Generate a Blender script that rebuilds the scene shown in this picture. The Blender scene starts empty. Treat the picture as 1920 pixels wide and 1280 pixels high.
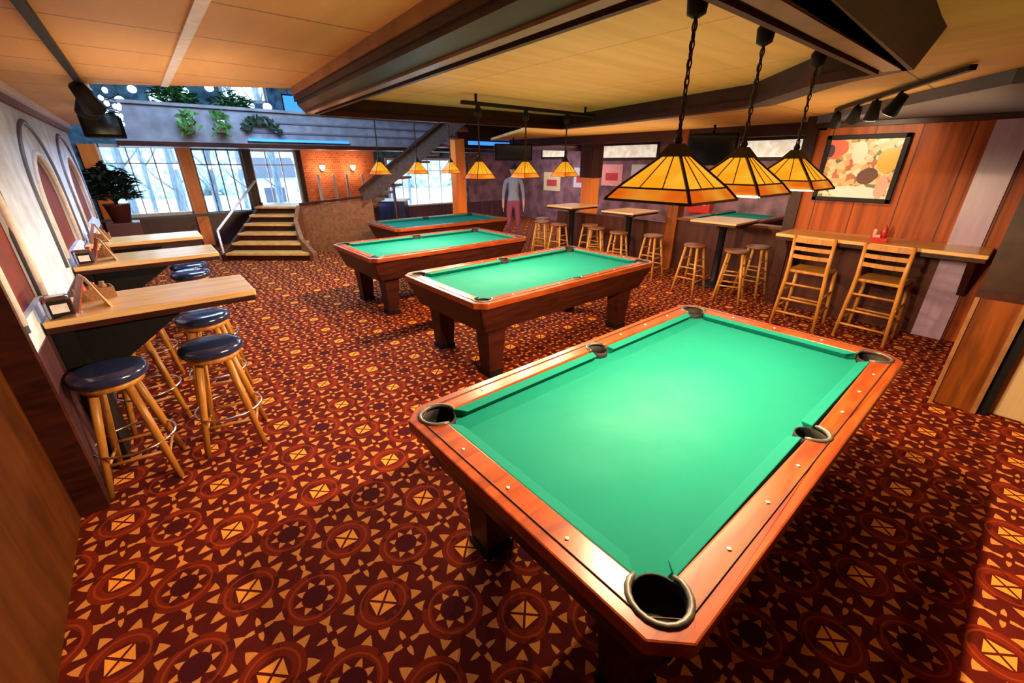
import bpy, bmesh, math, random
from mathutils import Vector, Matrix

random.seed(7)
SC = bpy.context.scene
COL = SC.collection
PI = math.pi

# ------------------------------------------------------------------ camera, world, exposure
F_PX, PITCH, YAW, EYE = 780.0, 0.405, 0.70, 1.885
cam_data = bpy.data.cameras.new('camera')
cam_data.sensor_width = 36.0
cam_data.lens = 36.0 * F_PX / 1920.0
cam_data.clip_start = 0.02
cam = bpy.data.objects.new('camera', cam_data)
cam.location = (0, 0, EYE)
cam.rotation_euler = (PI / 2 - PITCH, 0, -YAW)
COL.objects.link(cam)
SC.camera = cam

SC.view_settings.view_transform = 'Standard'
SC.view_settings.look = 'None'
SC.view_settings.gamma = 1.0
SC.view_settings.use_curve_mapping = False
SC.view_settings.exposure = 0.0

world = bpy.data.worlds.new('sky')
world.use_nodes = True
wb = world.node_tree.nodes['Background']
wb.inputs[0].default_value = (0.62, 0.82, 1.0, 1)
wb.inputs[1].default_value = 6.0
SC.world = world


def light(name, kind, loc, energy, color, size=0.1, rot=(0, 0, 0), parent=None, **kw):
    d = bpy.data.lights.new(name, kind)
    d.energy = energy
    d.color = color
    if kind == 'AREA':
        d.shape = 'RECTANGLE'
        d.size = size
        d.size_y = kw.get('size_y', size)
        d.spread = kw.get('spread', PI)
    elif kind == 'SPOT':
        d.spot_size = kw.get('angle', 1.2)
        d.spot_blend = 0.6
        d.shadow_soft_size = size
    else:
        d.shadow_soft_size = size
    o = bpy.data.objects.new(name, d)
    o.location = loc
    o.rotation_euler = rot
    if parent:
        o.parent = parent
    COL.objects.link(o)
    return o


WARM = (1.0, 0.66, 0.34)
# unseen warm area fills, added to brighten the ceilings; the daylight comes from the sky through the windows
UP = (PI, 0, 0)
light('up_fill', 'AREA', (0.35, 1.2, 1.95), 3.2, WARM, 1.0, rot=UP, size_y=2.0)
light('up_fill', 'AREA', (0.35, 3.6, 1.95), 5, WARM, 0.8, rot=UP, size_y=1.4)
light('up_fill', 'AREA', (2.6, 2.2, 1.98), 9, WARM, 2.0, rot=UP, size_y=2.4)
light('up_fill', 'AREA', (5.4, 1.2, 1.98), 9, WARM, 1.6, rot=UP, size_y=1.6)
light('up_fill', 'AREA', (6.3, 5.0, 1.98), 20, WARM, 2.0, rot=UP, size_y=3.0)
light('down_fill', 'AREA', (5.6, 4.0, 2.38), 12, WARM, 1.5, size_y=3.0)  # unseen fill added under the right ceiling, no fixture there
# blue lamps of the two-storey stairwell
light('blue_lamp_glow', 'AREA', (1.6, 8.0, 4.3), 420, (0.50, 0.70, 1.0), 3.0, size_y=2.5)
light('blue_lamp_glow', 'AREA', (5.5, 10.2, 4.2), 60, (0.55, 0.65, 1.0), 2.0, size_y=1.5)

# ------------------------------------------------------------------ materials
MATS = {}


def base_mat(name):
    m = bpy.data.materials.new(name)
    m.use_nodes = True
    nt = m.node_tree
    p = nt.nodes['Principled BSDF']
    return m, nt, p


def plain(name, col, rough=0.5, metal=0.0, noise=0.12, scale=30.0, spec=0.5):
    if name in MATS:
        return MATS[name]
    m, nt, p = base_mat(name)
    tc = nt.nodes.new('ShaderNodeTexCoord')
    n = nt.nodes.new('ShaderNodeTexNoise')
    n.inputs['Scale'].default_value = scale
    nt.links.new(tc.outputs['Object'], n.inputs['Vector'])
    r = nt.nodes.new('ShaderNodeValToRGB')
    r.color_ramp.elements[0].position = 0.3
    r.color_ramp.elements[1].position = 0.7
    r.color_ramp.elements[0].color = tuple(c * (1 - noise) for c in col) + (1,)
    r.color_ramp.elements[1].color = tuple(min(1, c * (1 + noise)) for c in col) + (1,)
    nt.links.new(n.outputs['Fac'], r.inputs[0])
    nt.links.new(r.outputs[0], p.inputs['Base Color'])
    p.inputs['Roughness'].default_value = rough
    p.inputs['Metallic'].default_value = metal
    p.inputs['Specular IOR Level'].default_value = spec
    MATS[name] = m
    return m


def wood(name, c1, c2, stretch=(1, 12, 12), scale=2.5, rough=0.35, seam=None, spec=0.5):
    """grain noise stretched along one axis; optional plank seams (axis, pitch)"""
    if name in MATS:
        return MATS[name]
    m, nt, p = base_mat(name)
    tc = nt.nodes.new('ShaderNodeTexCoord')
    mp = nt.nodes.new('ShaderNodeMapping')
    mp.inputs['Scale'].default_value = stretch
    nt.links.new(tc.outputs['Object'], mp.inputs['Vector'])
    n = nt.nodes.new('ShaderNodeTexNoise')
    n.inputs['Scale'].default_value = scale
    n.inputs['Detail'].default_value = 6
    n.inputs['Distortion'].default_value = 0.6
    nt.links.new(mp.outputs[0], n.inputs['Vector'])
    r = nt.nodes.new('ShaderNodeValToRGB')
    r.color_ramp.elements[0].position = 0.32
    r.color_ramp.elements[1].position = 0.68
    r.color_ramp.elements[0].color = tuple(c1) + (1,)
    r.color_ramp.elements[1].color = tuple(c2) + (1,)
    nt.links.new(n.outputs['Fac'], r.inputs[0])
    out = r.outputs[0]
    if seam:
        out = add_seams(nt, tc, out, seam)
    nt.links.new(out, p.inputs['Base Color'])
    p.inputs['Roughness'].default_value = rough
    p.inputs['Specular IOR Level'].default_value = spec
    MATS[name] = m
    return m


def math_node(nt, op, a, b=None, c=None):
    n = nt.nodes.new('ShaderNodeMath')
    n.operation = op
    for i, v in enumerate((a, b, c)):
        if v is None:
            continue
        if isinstance(v, (int, float)):
            n.inputs[i].default_value = v
        else:
            nt.links.new(v, n.inputs[i])
    return n.outputs[0]


def mix_col(nt, fac, a, b):
    n = nt.nodes.new('ShaderNodeMix')
    n.data_type = 'RGBA'
    if isinstance(fac, (int, float)):
        n.inputs[0].default_value = fac
    else:
        nt.links.new(fac, n.inputs[0])
    for idx, v in ((6, a), (7, b)):
        if isinstance(v, tuple):
            n.inputs[idx].default_value = v + (1,) if len(v) == 3 else v
        else:
            nt.links.new(v, n.inputs[idx])
    return n.outputs[2]


def add_seams(nt, tc, col_out, seams):
    sep = nt.nodes.new('ShaderNodeSeparateXYZ')
    nt.links.new(tc.outputs['Object'], sep.inputs[0])
    out = col_out
    for axis, pitch, width, off, col in seams:
        v = sep.outputs['XYZ'.index(axis)]
        v = math_node(nt, 'ADD', v, off)
        v = math_node(nt, 'DIVIDE', v, pitch)
        v = math_node(nt, 'FRACT', v)
        v = math_node(nt, 'LESS_THAN', v, width / pitch)
        out = mix_col(nt, v, out, col)
    return out


def emissive(name, col, strength, col2=None, scale=12.0):
    if name in MATS:
        return MATS[name]
    m, nt, p = base_mat(name)
    p.inputs['Base Color'].default_value = tuple(col) + (1,)
    p.inputs['Roughness'].default_value = 0.3
    p.inputs['Emission Strength'].default_value = strength
    if col2:
        tc = nt.nodes.new('ShaderNodeTexCoord')
        n = nt.nodes.new('ShaderNodeTexNoise')
        n.inputs['Scale'].default_value = scale
        nt.links.new(tc.outputs['Object'], n.inputs['Vector'])
        r = nt.nodes.new('ShaderNodeValToRGB')
        r.color_ramp.elements[0].position = 0.35
        r.color_ramp.elements[1].position = 0.65
        r.color_ramp.elements[0].color = tuple(col) + (1,)
        r.color_ramp.elements[1].color = tuple(col2) + (1,)
        nt.links.new(n.outputs['Fac'], r.inputs[0])
        nt.links.new(r.outputs[0], p.inputs['Emission Color'])
    else:
        p.inputs['Emission Color'].default_value = tuple(col) + (1,)
    MATS[name] = m
    return m


def carpet_mat():
    m, nt, p = base_mat('patterned_carpet')
    tc = nt.nodes.new('ShaderNodeTexCoord')
    sep = nt.nodes.new('ShaderNodeSeparateXYZ')
    nt.links.new(tc.outputs['Object'], sep.inputs[0])
    M = lambda op, a, b=None, c=None: math_node(nt, op, a, b, c)
    PITCH_C = 0.468

    def cell(v, off):
        t = M('DIVIDE', M('ADD', v, off), PITCH_C)
        return M('SUBTRACT', M('FRACT', t), 0.5)
    # square motifs sit at x = 0.85 + k*pitch, y = 0.92 + k*pitch
    u = cell(sep.outputs['X'], -0.85 + PITCH_C * 20.5)
    v = cell(sep.outputs['Y'], -0.92 + PITCH_C * 20.5)
    u2 = cell(sep.outputs['X'], -0.85 + PITCH_C * 20)
    v2 = cell(sep.outputs['Y'], -0.92 + PITCH_C * 20)

    def band(x, lo, hi):
        return M('MULTIPLY', M('GREATER_THAN', x, lo), M('LESS_THAN', x, hi))

    def OR(a, b):
        return M('MAXIMUM', a, b)

    def polar(a, b):
        r = M('SQRT', M('ADD', M('MULTIPLY', a, a), M('MULTIPLY', b, b)))
        t = M('DIVIDE', M('ARCTAN2', b, a), 2 * PI)
        return r, t

    def teeth(r, t, n, r0, r1, off=0.0, frac=1.0):
        # n triangles with their bases on r0 and tips at r1
        a = M('ABSOLUTE', M('SUBTRACT', M('FRACT', M('ADD', M('MULTIPLY', t, n), 10 + off)), 0.5))
        k = M('DIVIDE', M('SUBTRACT', r1, r), (r1 - r0) / (0.5 * frac))
        return M('MULTIPLY', M('LESS_THAN', a, k), band(r, r0, r1))
    # centre square with a dark cross
    au, av = M('ABSOLUTE', u), M('ABSOLUTE', v)
    sq = M('MULTIPLY', M('LESS_THAN', au, 0.105), M('LESS_THAN', av, 0.105))
    crossx = M('LESS_THAN', M('ABSOLUTE', M('SUBTRACT', au, av)), 0.017)
    square = M('MULTIPLY', sq, M('SUBTRACT', 1.0, crossx))
    r, t = polar(u, v)
    r2, t2 = polar(u2, v2)
    tri = teeth(r, t, 8, 0.275, 0.38, 0.0, 0.52)
    tri2 = teeth(r2, t2, 8, 0.125, 0.195, 0.5, 0.7)
    tri3 = teeth(r2, t2, 8, 0.30, 0.39, 0.5, 0.46)
    # stars at edge midpoints
    r4, t4 = polar(u2, v)
    r5, t5 = polar(u, v2)
    st = OR(teeth(r4, t4, 4, 0.045, 0.14, 0.5, 0.55), teeth(r5, t5, 4, 0.045, 0.14, 0.5, 0.55))
    bright = OR(OR(tri, tri2), OR(tri3, st))
    ring = OR(band(r, 0.205, 0.225), band(r2, 0.225, 0.245))
    disc = M('LESS_THAN', r2, 0.115)
    n = nt.nodes.new('ShaderNodeTexNoise')
    n.inputs['Scale'].default_value = 160
    nt.links.new(tc.outputs['Object'], n.inputs['Vector'])
    nb = nt.nodes.new('ShaderNodeTexNoise')
    nb.inputs['Scale'].default_value = 9
    nt.links.new(tc.outputs['Object'], nb.inputs['Vector'])
    base = mix_col(nt, nb.outputs['Fac'], (0.060, 0.004, 0.003), (0.150, 0.011, 0.003))
    petal = M('MULTIPLY', OR(band(r, 0.15, 0.27), band(r2, 0.20, 0.30)), M('GREATER_THAN', nb.outputs['Fac'], 0.44))
    c = mix_col(nt, M('MULTIPLY', petal, 0.4), base, (0.34, 0.030, 0.004))
    c = mix_col(nt, M('MULTIPLY', ring, 0.32), c, (0.55, 0.10, 0.012))
    c = mix_col(nt, M('MULTIPLY', disc, 0.7), c, (0.05, 0.003, 0.006))
    c = mix_col(nt, M('MULTIPLY', bright, 0.85), c, (0.82, 0.30, 0.06))
    c = mix_col(nt, square, c, (1.0, 0.36, 0.045))
    mul = nt.nodes.new('ShaderNodeMix')
    mul.data_type = 'RGBA'
    mul.blend_type = 'MULTIPLY'
    mul.inputs[0].default_value = 0.35
    nt.links.new(c, mul.inputs[6])
    nt.links.new(n.outputs['Fac'], mul.inputs[7])
    nt.links.new(mul.outputs[2], p.inputs['Base Color'])
    p.inputs['Roughness'].default_value = 0.95
    p.inputs['Specular IOR Level'].default_value = 0.1
    bump = nt.nodes.new('ShaderNodeBump')
    bump.inputs['Strength'].default_value = 0.3
    bump.inputs['Distance'].default_value = 0.004
    nt.links.new(n.outputs['Fac'], bump.inputs['Height'])
    nt.links.new(bump.outputs[0], p.inputs['Normal'])
    return m


def cloth_mat():
    m, nt, p = base_mat('billiard_cloth')
    tc = nt.nodes.new('ShaderNodeTexCoord')
    n = nt.nodes.new('ShaderNodeTexNoise')
    n.inputs['Scale'].default_value = 5
    n.inputs['Detail'].default_value = 8
    n.inputs['Roughness'].default_value = 0.7
    nt.links.new(tc.outputs['Object'], n.inputs['Vector'])
    # worn chalky patch around the middle of the bed
    mp = nt.nodes.new('ShaderNodeMapping')
    mp.inputs['Scale'].default_value = (1.35, 2.6, 0)
    mp.inputs['Location'].default_value = (0.45, 0.0, 0)
    nt.links.new(tc.outputs['Object'], mp.inputs['Vector'])
    ln = nt.nodes.new('ShaderNodeVectorMath')
    ln.operation = 'LENGTH'
    nt.links.new(mp.outputs[0], ln.inputs[0])
    fall = math_node(nt, 'SUBTRACT', 1.0, ln.outputs['Value'])
    fall = math_node(nt, 'MAXIMUM', fall, 0.0)
    w = math_node(nt, 'MULTIPLY', fall, math_node(nt, 'POWER', n.outputs['Fac'], 1.3))
    w = math_node(nt, 'MULTIPLY', w, 0.35)
    c = mix_col(nt, n.outputs['Fac'], (0.0, 0.118, 0.088), (0.0, 0.142, 0.107))
    c = mix_col(nt, w, c, (0.10, 0.25, 0.20))
    nt.links.new(c, p.inputs['Base Color'])
    p.inputs['Roughness'].default_value = 0.9
    p.inputs['Specular IOR Level'].default_value = 0.15
    return m


def art_mat():
    """a loose abstract picture: coloured patches on cream"""
    m, nt, p = base_mat('abstract_print')
    tc = nt.nodes.new('ShaderNodeTexCoord')
    vo = nt.nodes.new('ShaderNodeTexVoronoi')
    vo.inputs['Scale'].default_value = 20
    nt.links.new(tc.outputs['Object'], vo.inputs['Vector'])
    sepc = nt.nodes.new('ShaderNodeSeparateColor')
    nt.links.new(vo.outputs['Color'], sepc.inputs[0])
    r = nt.nodes.new('ShaderNodeValToRGB')
    r.color_ramp.interpolation = 'CONSTANT'
    els = [(0.0, (0.62, 0.46, 0.24)), (0.3, (0.60, 0.34, 0.16)), (0.5, (0.45, 0.26, 0.05)), (0.62, (0.68, 0.58, 0.40)),
           (0.80, (0.42, 0.10, 0.04)), (0.92, (0.12, 0.13, 0.06))]
    r.color_ramp.elements[0].color = els[0][1] + (1,)
    r.color_ramp.elements[1].position = els[1][0]
    r.color_ramp.elements[1].color = els[1][1] + (1,)
    for pos, c in els[2:]:
        e = r.color_ramp.elements.new(pos)
        e.color = c + (1,)
    nt.links.new(sepc.outputs[0], r.inputs[0])
    out = r.outputs[0]
    no = nt.nodes.new('ShaderNodeTexNoise')
    no.inputs['Scale'].default_value = 8
    nt.links.new(tc.outputs['Object'], no.inputs['Vector'])

    def patch(out, cy, cz, ry, rz, col):
        mp = nt.nodes.new('ShaderNodeMapping')
        mp.inputs['Scale'].default_value = (0, 1 / ry, 1 / rz)
        mp.inputs['Location'].default_value = (0, -cy / ry, -cz / rz)
        nt.links.new(tc.outputs['Object'], mp.inputs['Vector'])
        ln = nt.nodes.new('ShaderNodeVectorMath')
        ln.operation = 'LENGTH'
        nt.links.new(mp.outputs[0], ln.inputs[0])
        v = math_node(nt, 'ADD', ln.outputs['Value'], math_node(nt, 'MULTIPLY', no.outputs['Fac'], 0.6))
        f = math_node(nt, 'LESS_THAN', v, 1.3)
        return mix_col(nt, f, out, col)
    # y grows towards the left of the picture as it is seen from the room
    out = patch(out, 0.27, 0.22, 0.12, 0.11, (0.75, 0.12, 0.06))
    out = patch(out, 0.33, 0.20, 0.05, 0.07, (0.06, 0.02, 0.05))
    out = patch(out, -0.10, -0.08, 0.10, 0.09, (0.10, 0.03, 0.02))
    out = patch(out, -0.02, -0.27, 0.26, 0.08, (0.72, 0.58, 0.52))
    out = patch(out, -0.26, 0.10, 0.10, 0.13, (0.60, 0.36, 0.03))
    out = patch(out, -0.27, -0.20, 0.06, 0.12, (0.8, 0.3, 0.22))
    out = patch(out, 0.03, 0.18, 0.07, 0.12, (0.85, 0.62, 0.5))
    nt.links.new(out, p.inputs['Base Color'])
    p.inputs['Roughness'].default_value = 0.35
    return m


def brick_mat():
    m, nt, p = base_mat('orange_brick')
    tc = nt.nodes.new('ShaderNodeTexCoord')
    mp = nt.nodes.new('ShaderNodeMapping')
    mp.inputs['Rotation'].default_value = (PI / 2, 0, 0)
    nt.links.new(tc.outputs['Object'], mp.inputs['Vector'])
    b = nt.nodes.new('ShaderNodeTexBrick')
    b.inputs['Color1'].default_value = (0.75, 0.18, 0.05, 1)
    b.inputs['Color2'].default_value = (0.55, 0.10, 0.03, 1)
    b.inputs['Mortar'].default_value = (0.6, 0.35, 0.22, 1)
    b.inputs['Scale'].default_value = 4.5
    nt.links.new(mp.outputs[0], b.inputs['Vector'])
    nt.links.new(b.outputs['Color'], p.inputs['Base Color'])
    p.inputs['Roughness'].default_value = 0.8
    return m


def pane_mat():
    m, nt, p = base_mat('window_glass')
    tr = nt.nodes.new('ShaderNodeBsdfTransparent')
    tr.inputs[0].default_value = (0.93, 0.97, 1, 1)
    gl = nt.nodes.new('ShaderNodeBsdfGlossy')
    gl.inputs['Roughness'].default_value = 0.03
    mx = nt.nodes.new('ShaderNodeMixShader')
    mx.inputs[0].default_value = 0.06
    nt.links.new(tr.outputs[0], mx.inputs[1])
    nt.links.new(gl.outputs[0], mx.inputs[2])
    nt.links.new(mx.outputs[0], nt.nodes['Material Output'].inputs[0])
    return m


M_CARPET = carpet_mat()
M_CLOTH = cloth_mat()
M_ART = art_mat()
M_BRICK = brick_mat()
M_PANE = pane_mat()
M_RAIL = wood('cherry_rail', (0.15, 0.020, 0.004), (0.31, 0.056, 0.008), (1.2, 9, 9), 3.0, 0.28)
M_RAIL_END = wood('cherry_rail_end', (0.15, 0.020, 0.004), (0.31, 0.056, 0.008), (9, 1.2, 9), 3.0, 0.28)
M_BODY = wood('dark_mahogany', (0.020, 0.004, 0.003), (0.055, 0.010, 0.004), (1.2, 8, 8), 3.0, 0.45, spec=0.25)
M_PANEL = wood('walnut_panel', (0.10, 0.024, 0.003), (0.26, 0.064, 0.006), (9, 9, 0.7), 1.6, 0.45, spec=0.2)
M_PARTITION = wood('partition_panel', (0.045, 0.011, 0.002), (0.090, 0.023, 0.003), (5, 5, 0.7), 1.6, 0.5, spec=0.15)
M_PANEL_RED = wood('reddish_panel', (0.16, 0.026, 0.004), (0.40, 0.080, 0.008), (7, 7, 0.5), 1.5, 0.45, spec=0.2,
                   seam=[('Y', 0.41, 0.012, 8.03, (0.07, 0.018, 0.006))])
M_DARKWOOD = wood('dark_wall_wood', (0.040, 0.010, 0.006), (0.085, 0.022, 0.010), (7, 7, 0.6), 1.5, 0.5, spec=0.2)
M_BEAM = wood('beam_wood', (0.018, 0.007, 0.003), (0.045, 0.016, 0.006), (4, 4, 4), 1.5, 0.45, spec=0.25)
M_BEAM_LIGHT = wood('beam_moulding', (0.20, 0.085, 0.030), (0.32, 0.14, 0.05), (4, 4, 4), 1.5, 0.35)
M_OAK = wood('golden_oak', (0.36, 0.135, 0.020), (0.56, 0.24, 0.040), (9, 9, 1), 3, 0.4)
M_OAKTOP = wood('maple_counter', (0.66, 0.38, 0.15), (0.85, 0.56, 0.27), (1, 12, 12), 2, 0.22)
M_OAKTOP_Y = wood('maple_rail', (0.62, 0.30, 0.09), (0.80, 0.46, 0.16), (12, 1, 12), 2, 0.3)
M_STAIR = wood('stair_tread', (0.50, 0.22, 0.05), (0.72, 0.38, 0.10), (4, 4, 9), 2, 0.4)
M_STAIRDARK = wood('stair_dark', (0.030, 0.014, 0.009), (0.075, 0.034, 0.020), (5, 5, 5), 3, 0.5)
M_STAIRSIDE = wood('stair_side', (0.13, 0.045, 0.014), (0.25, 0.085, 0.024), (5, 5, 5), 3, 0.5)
M_CEIL = wood('tan_ceiling', (0.66, 0.36, 0.11), (0.78, 0.44, 0.15), (3, 0.4, 3), 2, 0.6,
              seam=[('Y', 0.57, 0.013, 22.8 - 2.12, (0.25, 0.13, 0.06))])
M_CEIL_RECESS = wood('tan_recess_ceiling', (0.70, 0.43, 0.13), (0.82, 0.53, 0.19), (0.5, 5, 3), 2, 0.5,
                     seam=[('X', 1.05, 0.008, 20.0, (0.42, 0.26, 0.10))])
M_CEIL_RIGHT = wood('tan_right_ceiling', (0.66, 0.37, 0.08), (0.78, 0.46, 0.12), (3, 0.4, 3), 2, 0.6,
                    seam=[('Y', 1.2, 0.014, 20.0 - 0.35, (0.2, 0.1, 0.04))])
M_STUCCO = plain('pale_stucco', (0.62, 0.72, 0.92), 0.8, noise=0.18, scale=6)
M_MOULD = plain('slate_moulding', (0.10, 0.11, 0.16), 0.5)
M_REDWALL = plain('oxblood_wall', (0.17, 0.013, 0.004), 0.6, noise=0.3, scale=4)
M_MAUVE = plain('mauve_wall', (0.22, 0.10, 0.12), 0.7, noise=0.5, scale=3)
M_BLUE_LIT = wood('blue_lit_panel', (0.33, 0.22, 0.32), (0.42, 0.28, 0.40), (8, 8, 0.6), 2, 0.3)  # lilac paints in the blue light that the wall strip catches
M_BEIGE = wood('beige_panel', (0.62, 0.42, 0.20), (0.72, 0.50, 0.26), (8, 8, 0.6), 2, 0.5,
               seam=[('Y', 0.42, 0.012, 8.2, (0.3, 0.17, 0.07))])
M_BLACK = plain('black_metal', (0.007, 0.006, 0.007), 0.55, spec=0.2)
M_RUBBER = plain('black_leather', (0.006, 0.006, 0.007), 0.7, spec=0.2)
M_LINER = plain('grey_pocket_leather', (0.05, 0.044, 0.034), 0.45, noise=0.3)
M_SIGHT = plain('pearl_sight', (0.85, 0.75, 0.6), 0.2)
M_NAVY = plain('navy_vinyl', (0.016, 0.026, 0.085), 0.14, spec=0.9)
M_STEEL = plain('polished_steel', (0.75, 0.72, 0.70), 0.18, 1.0, noise=0.03)
M_AMBER = emissive('amber_art_glass', (1.0, 0.36, 0.010), 0.95, (1.0, 0.50, 0.030), 9)
M_SKIRT = emissive('orange_art_glass', (0.90, 0.14, 0.006), 0.75, (1.0, 0.38, 0.03), 7)
for m_ in (M_AMBER, M_SKIRT):
    m_.node_tree.nodes['Principled BSDF'].inputs['Base Color'].default_value = (0.25, 0.07, 0.004, 1)
M_CAME = plain('bronze_came', (0.035, 0.015, 0.007), 0.4)
M_BULB = emissive('bulb_glow', (1.0, 0.75, 0.4), 6.0)
M_BLUEGREY = plain('blue_grey_fascia', (0.20, 0.21, 0.25), 0.45, noise=0.25, scale=5)
M_TEAL = wood('mottled_teal_wall', (0.012, 0.06, 0.12), (0.16, 0.38, 0.52), (1, 1, 1), 5.0, 0.6)
M_BLUELED = emissive('blue_led', (0.05, 0.30, 0.95), 1.1)
M_LANTERN = emissive('lantern_paper', (0.45, 0.80, 1.0), 2.4)
M_LEAF = plain('leaf_green', (0.05, 0.16, 0.03), 0.5, noise=0.5, scale=14)
M_LEAFDARK = plain('dark_leaf', (0.012, 0.035, 0.022), 0.5, noise=0.5, scale=14)
M_POT = plain('white_pot', (0.65, 0.62, 0.66), 0.4)
M_POTRED = plain('dark_red_stand', (0.09, 0.02, 0.018), 0.4)
M_SNOW = plain('snow_ground', (0.85, 0.90, 0.95), 0.8, noise=0.08, scale=1)
M_BARK = wood('bark', (0.10, 0.13, 0.17), (0.28, 0.32, 0.36), (8, 8, 1), 3, 0.9)
M_HOUSE = plain('pale_siding', (0.72, 0.78, 0.85), 0.7)
M_HEDGE = plain('pale_hedge', (0.42, 0.55, 0.60), 0.9, noise=0.6, scale=3)
M_ORANGEWOOD = wood('orange_post', (0.80, 0.17, 0.02), (0.95, 0.28, 0.04), (6, 6, 0.6), 2, 0.4)
M_WAINSCOT = wood('plum_wainscot', (0.055, 0.022, 0.030), (0.11, 0.040, 0.05), (6, 6, 0.6), 2, 0.4)
M_CREAM = emissive('cream_board_added_glow', (0.62, 0.50, 0.36), 0.75, (0.95, 0.88, 0.72), 9)  # emission added to make the cream boards look brighter
M_RED = plain('red_plastic', (0.55, 0.03, 0.02), 0.35)
M_PINK = plain('pink_paper', (0.85, 0.35, 0.30), 0.6)
M_BASKET = wood('brown_wicker', (0.16, 0.06, 0.02), (0.34, 0.15, 0.06), (30, 30, 30), 5, 0.6)
M_CARD = plain('cream_card', (0.82, 0.62, 0.34), 0.5)
M_CARDRED = plain('brown_print', (0.38, 0.09, 0.02), 0.5, noise=0.5, scale=40)
M_CHROME = plain('dark_chrome', (0.32, 0.28, 0.38), 0.15, 1.0)
M_SCREEN = plain('dark_screen', (0.006, 0.010, 0.018), 0.12)
M_SKIN = plain('skin', (0.55, 0.30, 0.20), 0.5)
M_SHIRT = plain('grey_blue_shirt', (0.24, 0.27, 0.40), 0.8)
M_TROUSER = plain('plum_trousers', (0.26, 0.05, 0.10), 0.8)
M_HAIR = plain('dark_cap', (0.010, 0.014, 0.05), 0.7)
M_WHITE = plain('white_trim', (0.75, 0.70, 0.72), 0.4)
M_GLASSGREEN = plain('green_glass', (0.05, 0.22, 0.12), 0.1)
M_SCONCE = emissive('sconce_glow', (1.0, 0.75, 0.5), 7.0)


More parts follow.
